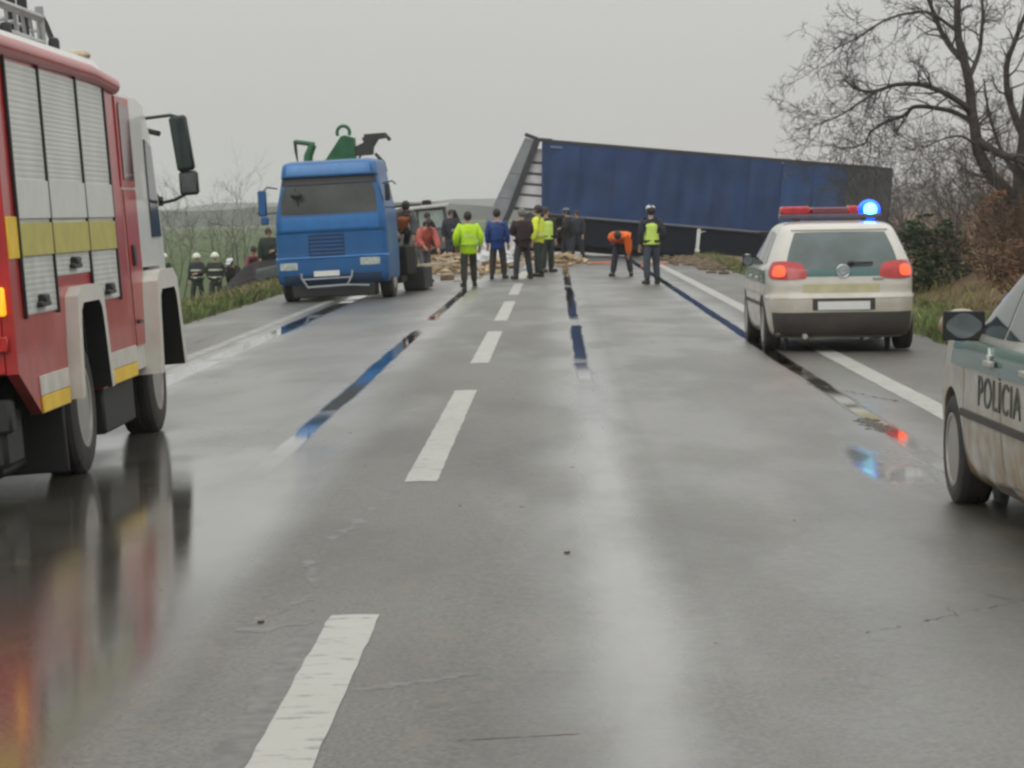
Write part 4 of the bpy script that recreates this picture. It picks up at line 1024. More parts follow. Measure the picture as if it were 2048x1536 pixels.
        MB().ball((.475, -.075, .115), (.095, .09, .092), 16, 12).build('beacon_bulb', M['beacon_core'], lb)
    if door_text:
        cu = bpy.data.curves.new('lettering', 'FONT'); cu.body = 'POLÍCIA'; cu.size = .20; cu.extrude = .002; cu.space_character = 1.15
        to = bpy.data.objects.new('door_lettering', cu); COL.objects.link(to)
        bpy.context.view_layer.update()
        me = bpy.data.meshes.new_from_object(to.evaluated_get(bpy.context.evaluated_depsgraph_get())); bpy.data.objects.remove(to)
        xsz = max(v.co.x for v in me.vertices)
        for v in me.vertices:        # wrap the letters on to the left door, reading front to back
            y = 2.52 - v.co.x * 1.12 / xsz; z = .62 + v.co.y * 1.15
            q = CAR.side(y, z, -1); v.co = (q.x - .003 - v.co.z, y, z)
        me.materials.append(M['letter']); lo = bpy.data.objects.new('door_lettering', me); COL.objects.link(lo); lo.parent = body
        b = MB(); pts = []
        for k in range(10):
            rr = .055 if k % 2 == 0 else .024; a = R(90 + 36 * k); pts.append((2.16 + rr * math.cos(a), .885 + rr * math.sin(a)))
        b.prism(pts, -.896, -.884); b.build('door_emblem', M['plate'], body)
    return t
M['mirror_black'] = mat('mirror_surface', (.20, .23, .24), .06, metal=.6, var=.1)
g0 = 'police cars parked on the right'
gc = police_car('white police hatchback seen from behind with a lit blue beacon on its roof', (3.30, 30.6, -.105), (0, R(.5), R(.3)), M['car_white'], True, False, g0)
police_car('muddy silver police car with door lettering, cut off by the right edge', (3.16, 11.56, -.095), (0, R(.8), R(1.6)), M['car_silver'], False, True, g0)

# ================================================================== people
def skin(name, verts, edges, radii, m, parent, root=0, lvl=1):
    me = bpy.data.meshes.new(name); me.from_pydata([tuple(v) for v in verts], edges, [])
    o = bpy.data.objects.new(name, me); COL.objects.link(o); o.parent = parent
    md = o.modifiers.new('skin', 'SKIN'); md.use_smooth_shade = True
    for i, r in enumerate(radii):
        sv = me.skin_vertices[0].data[i]; sv.radius = r if hasattr(r, '__len__') else (r, r); sv.use_root = (i == root)
    if lvl:
        sd = o.modifiers.new('sub', 'SUBSURF'); sd.levels = lvl; sd.render_levels = lvl
    me.materials.append(m)
    return o
def person(label, loc, face, h=1.75, top='navy', legs='navy', hat=None, hair='hair', vest=None, bands=None, group='people at the crash site',
           bend=0.0, twist=0.0, head=0.0, arms=('down', 'down'), stride=.12, spread=.07, kneel=0.0, bulk=1.0, coat_len=0.0):
    """face: heading in degrees, 0 = looks away from the camera (+Y), 180 = towards it"""
    t = thing('person', label, 'person', loc, (0, 0, R(face)), group)
    k = h / 1.75
    B = Matrix.Rotation(R(-bend), 3, 'X')                   # bending forward about the hips
    hipz = .93 - kneel
    H0 = Vector((0, -.12 * math.sin(R(bend)), hipz))
    def up(p):                                              # a point of the upright torso (measured from the hips)
        return (H0 + B @ Vector(p)) * k
    belly, chest, neck0 = up((0, 0, .17)), up((0, .0, .38)), up((0, -.01, .53))
    hd = Matrix.Rotation(R(-head), 3, 'X'); npos = Vector((0, -.01, .53))
    def hp(p): return up(npos + hd @ Vector(p))
    headc = hp((0, .025, .165))
    V = [H0 * k, belly, chest, neck0, hp((0, .02, .09)), hp((0, .03, .16)), hp((0, .02, .235))]
    RR = [(.135 * k, .10 * k), (.13 * k, .095 * k), (.155 * k, .105 * k), (.055 * k, .055 * k), (.062 * k, .07 * k), (.078 * k, .098 * k), (.055 * k, .07 * k)]
    E = [(0, 1), (1, 2), (2, 3), (3, 4), (4, 5), (5, 6)]
    jac_v, jac_r, jac_e = [V[0] + Vector((0, 0, -.125 - coat_len)) * k, V[0] + Vector((0, 0, -.105 - coat_len)) * k, V[0] + Vector((0, 0, .05)) * k, belly, chest, up((0, -.01, .47)), up((0, -.01, .545))], None, [(0, 1), (1, 2), (2, 3), (3, 4), (4, 5), (5, 6)]
    jb = bulk
    jac_r = [(.18 * k * jb, .142 * k * jb), (.19 * k * jb, .15 * k * jb), (.185 * k * jb, .145 * k * jb), (.182 * k * jb, .142 * k * jb), (.195 * k * jb, .145 * k * jb), (.125 * k, .105 * k), (.088 * k, .085 * k)]
    hands = []
    for sg, pose in ((-1, arms[0]), (1, arms[1])):
        sh = Vector((sg * .185, 0, .455))
        el, wr = {'down': ((sg * .245, -.02, .18), (sg * .255, .05, -.07)), 'out': ((sg * .30, -.03, .20), (sg * .27, .10, -.02)),
                  'hip': ((sg * .34, -.06, .22), (sg * .20, .08, .09)), 'fwd': ((sg * .23, .10, .24), (sg * .17, .33, .20)),
                  'front': ((sg * .26, .05, .21), (sg * .07, .22, .17)), 'reach': ((sg * .22, .22, .30), (sg * .20, .44, .17)),
                  'pocket': ((sg * .27, -.09, .20), (sg * .19, .06, .03)), 'up': ((sg * .30, .10, .42), (sg * .16, .16, .62))}[pose]
        el, wr = Vector(el), Vector(wr)
        d = (wr - el).normalized()
        i0 = len(V); V += [up(sh), up(el), up(wr), up(wr + d * .075)]
        RR += [.058 * k, .043 * k, .029 * k, (.036 * k, .022 * k)]
        E += [(2, i0), (i0, i0 + 1), (i0 + 1, i0 + 2), (i0 + 2, i0 + 3)]
        a = d.cross(Vector((0, 1, 0.01))); a = a.normalized() if a.length > .05 else Vector((1, 0, 0)); c = d.cross(a)
        for q in range(4):                                  # four unequal curled fingers
            base = wr + d * .075 + a * (.030 - .02 * q); L = (.075, .085, .08, .062)[q]
            j = len(V); V += [up(base + d * L * .55 + c * .012), up(base + d * L + c * .035)]; RR += [.0095 * k, .008 * k]; E += [(i0 + 3, j), (j, j + 1)]
        j = len(V); V += [up(wr + d * .05 + a * .045 + c * .02), up(wr + d * .085 + a * .055 + c * .035)]; RR += [.011 * k, .009 * k]; E += [(i0 + 2, j), (j, j + 1)]
        n0 = len(jac_v); jac_v += [up(sh), up(el), up(wr - d * .015)]; jac_r += [.10 * k * jb, .082 * k * jb, .062 * k]; jac_e += [(4, n0), (n0, n0 + 1), (n0 + 1, n0 + 2)]
    leg_v, leg_r, leg_e = [V[0], V[0] + Vector((0, 0, .10)) * k], [(.15 * k, .12 * k), (.15 * k, .115 * k)], [(0, 1)]
    for sg in (-1, 1):
        hip = Vector((sg * .095, H0.y, hipz - .06)); fy = sg * stride
        kn = Vector((sg * (.095 + spread * .45), H0.y * .5 + fy * .55 + .03 + kneel * .5, .49 - kneel * .3)); an = Vector((sg * (.095 + spread * .8), fy, .09))
        i0 = len(V); V += [hip * k, kn * k, an * k, (an + Vector((sg * .03, .13, -.05))) * k]; RR += [.085 * k, .055 * k, .038 * k, .033 * k]
        E += [(0, i0), (i0, i0 + 1), (i0 + 1, i0 + 2), (i0 + 2, i0 + 3)]
        n0 = len(leg_v); leg_v += [hip * k, kn * k, (an + Vector((0, -.01, .0))) * k]; leg_r += [.122 * k, .092 * k, .080 * k]; leg_e += [(0, n0), (n0, n0 + 1), (n0 + 1, n0 + 2)]
        s = MB(); q = an + Vector((sg * .015, .055, -.045))
        s.box(q * k, (.105 * k, .28 * k, .09 * k), .03, Matrix.Rotation(R(-sg * 8), 3, 'Z')).box((an + Vector((0, -.01, .03))) * k, (.10 * k, .13 * k, .12 * k), .03)
        s.build('shoe', M['shoe'], t)
    body = skin('body', V, E, RR, M['skin'], t)
    # face: nose, ears, eyes, mouth on the head
    f = MB(); rt = (B @ hd)
    def hh(p): return hp((p[0], .03 + p[1], .16 + p[2]))
    f.ball(hh((0, .105, -.012)), (.014 * k, .02 * k, .024 * k), 8, 6, rt)
    for sg in (-1, 1): f.ball(hh((sg * .08, .0, -.01)), (.012 * k, .022 * k, .033 * k), 8, 6, rt)
    f.cur = 1
    for sg in (-1, 1): f.ball(hh((sg * .032, .088, .018)), (.011 * k, .008 * k, .007 * k), 6, 4, rt)
    f.ball(hh((0, .092, -.055)), (.025 * k, .008 * k, .006 * k), 6, 4, rt)
    f.build('face', [M['skin'], M['hair']], body)
    trousers = skin('trousers', leg_v, leg_e, leg_r, M[legs], t)
    jacket = skin('jacket', jac_v, jac_e, jac_r, M[top], t, root=3)
    if vest:
        vv = [V[0] + Vector((0, 0, -.06)) * k, V[0] + Vector((0, 0, -.04)) * k, belly, chest, up((0, -.01, .47))]
        skin('vest', vv, [(0, 1), (1, 2), (2, 3), (3, 4)], [(.205 * k, .168 * k), (.21 * k, .17 * k), (.205 * k, .168 * k), (.225 * k, .170 * k), (.15 * k, .12 * k)], M[vest], t, root=2)
    if bands:
        for (z, rx, ry) in bands:
            b = MB(); n = 24; vs = []
            for zz in (z, z + .05):
                for q in range(n):
                    a = 2 * math.pi * q / n; vs.append(up((rx * math.cos(a) * jb, ry * math.sin(a) * jb, zz)))
            b.add(vs, [(i, (i + 1) % n, (i + 1) % n + n, i + n) for i in range(n)])
            b.build('reflective_band', M['band_lime'] if top == 'lime' else M['band'], jacket, fix=False)
    if hat is None or hat in ('cap', 'cap_white', 'hat_blue'):
        b = MB(); b.ball(hh((0, -.034, .020)), (.098 * k, .112 * k, .118 * k), 14, 10, rt)
        b.build('hair', M[hair], body)
    if hat in ('cap_white', 'hat_blue'):
        b = MB(); b.ball(hh((0, -.005, .075)), (.105 * k, .122 * k, .062 * k), 16, 8, rt); b.box(hh((0, .13, .05)), (.15 * k, .11 * k, .015 * k), .006, rt)
        b.build('cap', M[hat], body)
    if hat == 'helmet':
        b = MB(); b.ball(hh((0, -.005, .045)), (.125 * k, .15 * k, .115 * k), 16, 10, rt); b.lathe([(-.012, .10), (-.012, .155 * 1), (.012, .15), (.012, .1)], (0, 0, 0), 'z', 20, True)
        # brim follows the head
        nb = 20
        for i in range(len(b.v) - 4 * nb, len(b.v)): b.v[i] = tuple(hh(Vector(b.v[i]) + Vector((0, .0, .03))))
        b.build('helmet', M['helmet'], body)
    if hat == 'hood':
        MB().ball(hh((0, -.03, .0)), (.12 * k, .125 * k, .15 * k), 14, 10, rt).build('hood', M[top], jacket)
    return t

Gp = 'people standing at the crash site'
person('person in a lime hi-vis jacket and olive trousers, walking away', (-1.95, 59.2, road_z(-1.95)), 8, 1.68, 'lime', 'olive', hair='hair', bands=((.02, .172, .132), (.22, .18, .137)), arms=('out', 'out'), stride=.16, spread=.05, bulk=1.16, coat_len=.06, group=Gp)
person('person in a royal blue jacket and brown trousers, seen from behind', (-1.42, 64.7, road_z(-1.42)), -6, 1.72, 'royal', 'brownc', arms=('down', 'down'), stride=.03, bulk=1.05, coat_len=.08, group=Gp)
person('person in a dark maroon jacket with a fair haired head, between blue and yellow jackets', (-.80, 63.6, road_z(-.80)), 20, 1.70, 'maroon', 'navy', hair='hair_grey', arms=('front', 'front'), stride=.05, spread=.14, bulk=1.1, coat_len=.05, group=Gp)
person('person in a bright yellow hi-vis jacket and dark green trousers, turned sideways', (-.43, 65.8, road_z(-.43)), 70, 1.78, 'yellow_hv', 'greentr', arms=('down', 'front'), stride=.1, bulk=1.0, bands=((.08, .178, .138),), group=Gp)
person('person in dark clothes under a narrow lime vest, behind the yellow jacket', (-.24, 70.5, road_z(-.24)), 215, 1.74, 'blackcloth', 'greentr', vest='lime_pale', arms=('down', 'down'), stride=.03, group=Gp)
person('person in black with a slate cap beside the trailer underframe', (.36, 83, road_z(.36)), 100, 1.72, 'blackcloth', 'navy', hat='hat_blue', arms=('front', 'down'), bulk=1.15, coat_len=.1, group=Gp)
person('person in dark navy overalls standing close to the trailer wheels', (.72, 88, road_z(.72)), 150, 1.66, 'navy', 'navy', arms=('down', 'fwd'), bulk=1.1, group=Gp)
person('person in an orange hi-vis jacket bending down over the road', (1.63, 66.2, road_z(1.63)), 170, 1.72, 'orange_hv', 'navy', bend=78, head=12, arms=('reach', 'down'), stride=.05, spread=.16, bulk=1.22, coat_len=-.02, group=Gp)
person('person in a pale lime vest and white cap standing on the right lane', (2.13, 59.2, road_z(2.13)), 12, 1.76, 'navy', 'bluegrey', hat='cap_white', vest='lime_pale', arms=('down', 'pocket'), stride=.12, spread=.06, bulk=1.02, group=Gp)
person('person in a dull orange vest crouching on the blue lorry bed behind its cab', (-3.40, 58.3, .88), 200, 1.70, 'greyc', 'blackcloth', vest='orange_dull', hair='hair', arms=('reach', 'fwd'), bend=48, kneel=.46, bulk=1.1, group=Gp)
person('person in a coral jacket crouching forward behind the orange vest', (-3.2, 64.5, road_z(-3.2)), 210, 1.66, 'coral', 'greyc', bend=30, head=10, arms=('reach', 'fwd'), bulk=1.1, group=Gp)
person('person in black leaning sideways in front of the crushed van', (-3.95, 84, road_z(-3.95)), 130, 1.76, 'blackcloth', 'blackcloth', bend=14, arms=('reach', 'down'), stride=.26, spread=.2, group=Gp)
person('person in a dark navy coat standing right of the crushed van', (-3.38, 86, road_z(-3.38)), 195, 1.80, 'navy', 'navy', arms=('front', 'down'), bulk=1.15, coat_len=.15, group=Gp)
Gf = 'firefighters down in the field on the left'
person('person in a dark firefighter coat and pale helmet, right of the pair', (-10.95, 85, terrain(-10.95, 85)), 175, 1.76, 'fire_coat', 'fire_coat', hat='helmet', bands=((.02, .19, .15),(.26, .20, .15)), arms=('pocket', 'pocket'), bulk=1.2, coat_len=.1, group=Gf)
person('person in a pale helmet with lime chest panel, left of the pair', (-11.62, 85.6, terrain(-11.62, 85.6)), 165, 1.74, 'fire_coat', 'fire_coat', hat='helmet', bands=((.02, .19, .15), (.26, .2, .15)), vest=None, arms=('front', 'down'), bulk=1.15, coat_len=.1, group=Gf)
person('person in a pale helmet half hidden behind the fire engine mirror and wheel arch', (-12.75, 86, terrain(-12.75, 86)), 150, 1.74, 'fire_coat', 'fire_coat', hat='helmet', bands=((.02, .19, .15),), arms=('down', 'down'), bulk=1.15, coat_len=.1, group=Gf)
Gw = 'people by the dark wreck in the ditch'
person('person in a dark red jacket leaning over the black wreck', (-8.72, 76.9, terrain(-8.72, 76.9)), 170, 1.66, 'wreck_red', 'blackcloth', hair='hair', bend=22, arms=('reach', 'reach'), bulk=1.15, group=Gw)
person('person in a dark green coat beside the lorry mirror side', (-8.15, 75.2, terrain(-8.15, 75.2)), 200, 1.78, 'greentr', 'navy', arms=('front', 'down'), bulk=1.2, coat_len=.1, group=Gw)
person('person with a pale cap crouching at the left end of the black wreck', (-9.25, 76.2, terrain(-9.25, 76.2)), 160, 1.64, 'blackcloth', 'blackcloth', hat='cap_white', bend=30, arms=('reach', 'down'), group=Gw)

# ================================================================== wrecks and debris
SMALL = Shell([(.25, .70, .1, 3.7), (.35, .78, .02, 3.8), (.60, .80, .0, 3.82), (.82, .79, .05, 3.7), (.90, .76, .2, 3.0), (1.1, .70, .45, 2.7), (1.30, .60, .75, 2.2), (1.36, .5, .95, 1.9)], 6)
wk = thing('wrecked_car', 'crushed black car lying in the left ditch beside the blue lorry', 'car', (-9.35, 74.6, terrain(-9.3, 74.6) - .1), (R(11), R(4), R(-80)))
b = SMALL.body(.25, 1.36, 26, 60)
b.v = [(x + .10 * mnoise.noise(Vector((x * 2.2, y * 1.6, z * 2.5))), y + .12 * mnoise.noise(Vector((x * 2, y * 2, z * 2 + 9))), z * (1 - .22 * smooth(.6, 1.3, z) * (.5 + mnoise.noise(Vector((x, y, 4)))))) for x, y, z in b.v]
wb = b.build('body', M['wreck_dark'], wk, angle=24)
SMALL.patch('side', ((1.0, .92), (2.5, .92), (2.0, 1.2), (1.1, 1.22)), .02, 8, 5, .05, 1).build('side_window', M['glass'], wb)
SMALL.patch('side', ((1.3, .35), (2.2, .35), (2.2, .85), (1.3, .85)), .03, 8, 5, .0, 1).build('dented_door', M['wreck_red'], wb)
for y in (.7, 3.0):
    for sg in (-1, 1): wheel(wk, (sg * .72, y, .28), .29, .18, sg, .18, M['steel'])
MB().box((.70, 3.45, .6), (.22, .3, .14), .03).build('broken_headlight', M['headlamp'], wk)

wc = thing('crushed_cab', 'crushed black lorry cab lying under the raised front of the blue trailer', 'lorry cab', (-.2, 97.6, road_z(-.2)), (0, 0, R(-6)))
def crush(p): return (p[0] + .22 * mnoise.noise(Vector((p[0] * 1.5, p[1] * 1.2, p[2] * 2))), p[1] + .15 * mnoise.noise(Vector((p[0] * 1.6, 4, p[2] * 1.7))), p[2] * (1 + .35 * mnoise.noise(Vector((p[0] * 1.1, p[1], 8)))))
SH = Shell([(.12, 1.05, .1, 2.2), (.3, 1.25, .0, 2.3), (.8, 1.28, .0, 2.3), (1.1, 1.2, .1, 2.2), (1.3, 1.05, .25, 2.0), (1.38, .8, .4, 1.8)], 7)
b = SH.body(.12, 1.38, 18, 56); b.v = [crush(p) for p in b.v]; cb = b.build('body', M['wreck_dark'], wc, angle=24)
b = SH.patch('rear', ((-.8, .75), (.3, .8), (.2, 1.15), (-.7, 1.1)), .07, 8, 5, .05); b.v = [crush(p) for p in b.v]; b.build('broken_window', M['glass'], cb)
b = SH.patch('rear', ((-.9, .3), (.9, .3), (.9, .45), (-.9, .45)), .06, 10, 2); b.v = [crush(p) for p in b.v]; b.build('bumper', M['wreck'], cb)
wheel(wc, (-1.15, .9, .45), .45, .3, -1, .25, M['steel'])
wv = thing('wrecked_van', 'crushed dark van with a pale roof edge behind the people by the lorry', 'van', (-4.75, 93.0, road_z(-4.7)), (0, R(-2.5), R(3)))
b = MB(); b.box((0, 1.2, .62), (2.3, 2.4, 1.05), .12); b.prism([(-1.05, 1.1), (1.1, 1.1), (1.0, 1.92), (-.92, 1.86)], .15, 2.3, 'y')
wb = b.build('body', M['wreck'], wv)
MB().box((.05, 1.2, 1.93), (2.15, 2.5, .12), .04, Matrix.Rotation(R(-2), 3, 'Y')).build('roof', M['pale_roof'], wv)
MB().prism([(-.90, 1.18), (-.05, 1.2), (-.05, 1.80), (-.82, 1.78)], .11, .15, 'y').build('rear_window', M['mint'], wb)
MB().prism([(.05, 1.2), (.95, 1.18), (.88, 1.80), (.05, 1.80)], .11, .15, 'y').build('rear_window', M['mint'], wb)
MB().box((.35, .8, 2.07), (.34, .5, .22), .09).box((-.35, .8, 2.03), (1.0, .1, .07), .02).build('roof_beacon', M['wreck_dark'], wv)
MB().box((0, -.03, .35), (2.2, .12, .18), .03).build('bumper', M['wreck_dark'], wv)
for x, sg in ((-.95, -1), (.95, 1)): wheel(wv, (x, .8, .34), .34, .22, sg, .2, M['steel'])
# a dented door sticks out sideways
MB().prism([(1.15, .3), (1.75, .1), (1.55, 1.2), (1.35, 1.75), (1.2, 1.8)], .3, .36, 'y').build('sprung_door', M['wreck_dark'], wv)

def board(name, label, cat, x, y, L, w, th, m, rz, tilt=0.0, z=0.0, rx=0.0, group='debris scattered in front of the trailer'):
    b = MB(); b.box((0, 0, th / 2), (L, w, th), .006)
    b.v = [(px + .02 * mnoise.noise(Vector((px * 4, py * 9, 1))), py + .015 * mnoise.noise(Vector((px * 5, py * 5, 6))), pz) for px, py, pz in b.v]
    o = b.build(name, m); o.location = (x, y, road_z(x) + z + .006); o.rotation_euler = (R(rx), R(tilt), R(rz)); return tag(o, label, cat, group)
board('board', 'long pale board lying on the lorry flank beside the black flap', 'board', -2.95, 58.0, 1.25, .28, .07, M['wood_pale'], 8, -3, .50)
MB_stand = MB()
for (nm, lb, x, y, L, w, th, m, rz, ti, z) in (
    ('board', 'tan board right of the black flap, tilted on the heap', -2.95, 74, 1.1, .25, .05, 'wood', 20, -14, .25),
    ('board', 'brown broken plank at the foot of the heap near the lime jacket', -2.62, 70, .8, .2, .06, 'wood_brown', -15, 4, .05),
    ('board', 'pale splintered board leaning left of the lime jacket', -2.40, 72, .75, .22, .05, 'wood_pale', 35, 28, .25),
    ('board', 'small pale scrap on the road by the left boot of the lime jacket', -2.35, 64, .26, .2, .05, 'wood_pale', 10, 0, 0),
    ('board', 'brown board under the white sheet between lime and blue jackets', -1.72, 74, .7, .4, .12, 'wood_brown', 12, 6, .12),
    ('board', 'low tan plank between the legs of the lime and blue jackets', -1.75, 70, .55, .3, .08, 'wood', -10, 0, .02),
    ('board', 'tan crate lid behind the person in the lime vest', .10, 80, .85, .4, .1, 'wood', 5, 2, .22),
    ('board', 'dark brown plank under the tan crate lid', .25, 78, .9, .2, .08, 'wood_brown', -4, 0, .08),
    ('board', 'grey pale board behind the legs of the maroon jacket', -.95, 78, .6, .25, .1, 'wood_pale', 0, 0, .05),
    ('board', 'orange scrap of panel left of the bending orange jacket', 1.3, 80, .75, .3, .05, 'orange_scrap', 8, -3, .03),
    ('board', 'small orange scrap on the road right of the white cap', 2.95, 80, .8, .3, .05, 'orange_scrap', -6, 0, .02),
    ('board', 'long tan plank at the back of the heap by the crushed van', -3.7, 84, 1.7, .3, .08, 'wood', 6, -4, .30),
    ('board', 'brown plank sticking up from the left of the heap', -4.2, 82, 1.1, .2, .06, 'wood_brown', -12, -30, .35),
    ('board', 'pale torn panel in the middle of the heap', -3.15, 78, .7, .5, .05, 'wood_pale', 25, 18, .22),
    ('board', 'short brown block lying right of the black flap', -2.72, 66, .35, .25, .12, 'wood_brown', 5, 0, 0)):
    board(nm, lb, 'board', x, y, L, w, th, M[m], rz, ti, z)
# loose splinters and broken pallet wood under the boards: nobody could count them
b = MB()
for i in range(420):
    cx, cy, sx, sy = random.choice(((-3.5, 80, .8, 6), (-3.0, 74, .6, 4), (-1.7, 74, .35, 3), (.3, 82, .5, 4), (-2.3, 84, 1.6, 6), (-.6, 86, 1.2, 5), (-3.7, 86, 1.0, 4)))
    x, y = random.gauss(cx, sx * .5), random.gauss(cy, sy * .5); L = random.uniform(.08, .5)
    rot = Matrix.Rotation(random.uniform(0, 3.14), 3, 'Z') @ Matrix.Rotation(random.gauss(0, .35), 3, 'Y')
    b.cur = random.choice((0, 0, 1, 2))
    hgt = .34 * math.exp(-((x - cx) / sx) ** 2 - ((y - cy) / sy) ** 2)
    b.box((x, y, road_z(x) + .03 + random.uniform(0, hgt)), (L, random.uniform(.04, .16), random.uniform(.02, .06)), .004, rot)
tag(b.build('splintered_wood', [M['wood'], M['wood_brown'], M['wood_pale']], smooth=False), 'heap of splintered wood and cardboard strewn below the trailer front', 'debris', kind='stuff')
ws = MB()
ws.grid(lambda u, v: (-.55 + 1.1 * u - .25 * v, .12 * mnoise.noise(Vector((u * 5, v * 5, 2))) + .25 * v, .02 + .92 * v * (1 - .55 * u) + .05 * mnoise.noise(Vector((u * 7, v * 6, 5)))), 14, 12)
ws.grid(lambda u, v: (-.55 + 1.1 * u - .25 * v, .05 + .12 * mnoise.noise(Vector((u * 5, v * 5, 2))) + .25 * v, .02 + .92 * v * (1 - .55 * u) + .05 * mnoise.noise(Vector((u * 7, v * 6, 5)))), 14, 12)
o = tag(ws.build('crumpled_sheet', M['sheet'], fix=False, angle=25), 'crumpled white panel standing between the lime and blue jackets', 'panel', 'debris scattered in front of the trailer')
o.location = (-1.72, 77.5, road_z(-1.7) + .15)
def strew(name, label, cat, n, cx, cy, sx, sy, size, m):
    b = MB()
    for i in range(n):
        x, y = random.gauss(cx, sx), random.gauss(cy, sy); r = random.uniform(*size)
        b.ball((x, y, (road_z(x) if ROAD_L < x < ROAD_R else terrain(x, y)) + r * .2), (r, r * random.uniform(.8, 1.5), r * .45), 6, 4, Matrix.Rotation(random.uniform(0, 3), 3, 'Z'))
    return tag(b.build(name, m), label, cat, kind='stuff')
strew('soil_clods', 'low heap of brown soil on the right shoulder below the landing leg', 'soil', 420, 4.55, 84, .42, 5.5, (.04, .16), mat('clod_brown', (.12, .085, .05), .95, var=.4, scale=3))
strew('leaf_litter', 'flat brown leaf litter at the end of the right wheel rut', 'leaves', 150, 2.40, 20.3, .045, .33, (.008, .022), mat('litter_brown', (.085, .07, .055), .6, var=.4, scale=30))
strew('road_grit', 'scattered grit and small leaves on the wet lanes', 'grit', 160, 0.2, 26, 1.9, 12, (.004, .014), M['wood_brown'])
for (x, y, lb) in ((.02, 12.6, 'dark fallen leaf on the right lane left of the bright wet streak'), (-1.22, 10.55, 'dark fallen leaf beside the nearest lane dash')):
    b = MB(); b.grid(lambda u, v: ((u - .5) * .03, (v - .5) * .045 * (1 - abs(2 * u - 1)), .005 * math.sin(5 * v + u * 3)), 4, 4); o = b.build('fallen_leaf', M['wood_brown'], fix=False); o.location = (x, y, road_z(x) + .010)
    tag(o, lb, 'leaf', 'fallen leaves on the road')

# ================================================================== vegetation
def branch(b, p, d, r, L, lvl, rng_, droop=0.0, wig=.22, n=5, sides=5, kids=(3, 5), spread=(.5, 1.0), rmin=.004):
    pts, rad = [Vector(p)], [r]
    d = Vector(d).normalized(); cur = Vector(p); seg = L / n
    for i in range(n):
        d = (d + Vector((rng_.gauss(0, wig), rng_.gauss(0, wig), rng_.gauss(0, wig) - droop))).normalized()
        cur = cur + d * seg; pts.append(cur.copy()); rad.append(max(rmin * .6, r * (1 - .75 * (i + 1) / n)))
    b.tube(pts, rad, max(3, sides), cap=False)
    if lvl <= 0: return
    for q in range(rng_.randint(*kids)):
        i = rng_.randint(1, n); t = (pts[i] - pts[i - 1]).normalized()
        ax = t.cross(Vector((rng_.gauss(0, 1), rng_.gauss(0, 1), rng_.gauss(0, 1)))).normalized()
        nd = Matrix.Rotation(rng_.uniform(*spread), 3, ax) @ t
        branch(b, pts[i], nd, max(rmin, rad[i] * .62), L * rng_.uniform(.42, .7), lvl - 1, rng_, droop, wig, n, sides - 1, kids, spread, rmin)
def smooth_pts(P, n=5):
    out = []
    for i in range(len(P) - 1):
        p0, p1, p2, p3 = P[max(i - 1, 0)], P[i], P[i + 1], P[min(i + 2, len(P) - 1)]
        for k in range(n):
            t = k / n
            out.append(.5 * ((2 * p1) + (p2 - p0) * t + (2 * p0 - 5 * p1 + 4 * p2 - p3) * t * t + (3 * p1 - p0 - 3 * p2 + p3) * t ** 3))
    out.append(P[-1]); return out
# the big bare tree on the right bank; limbs given in metres in its own frame (x right, z up), depth added by hand
tx, ty = 8.33, 48.0
tree = thing('bare_tree', 'big bare tree with crooked limbs on the right bank', 'tree', (tx, ty, terrain(tx, ty)))
TZ = 1.62 - terrain(tx, ty)
rngt = random.Random(11)
def limb(pts, r0, r1):
    P = smooth_pts([Vector(p) for p in pts]); n = len(P)
    P = [p + Vector((.03 * mnoise.noise(p * 2.1), .05 * mnoise.noise(p * 1.7 + Vector((5, 0, 0))), .03 * mnoise.noise(p * 2.3))) for p in P]
    return P, [r0 + (r1 - r0) * i / (n - 1) for i in range(n)]
tk = MB()
P, r_ = limb([(.02, 0, -.3), (.02, 0, .45), (.06, 0, 1.05), (.13, .05, 1.7), (.20, .1, 2.4), (.32, .15, 3.2), (.5, .2, 4.4), (.6, .3, 6.2), (.7, .3, 7.6)], .24, .07); tk.tube(P, r_, 14); trunk_pts = P
tk.build('trunk', M['bark'], tree)
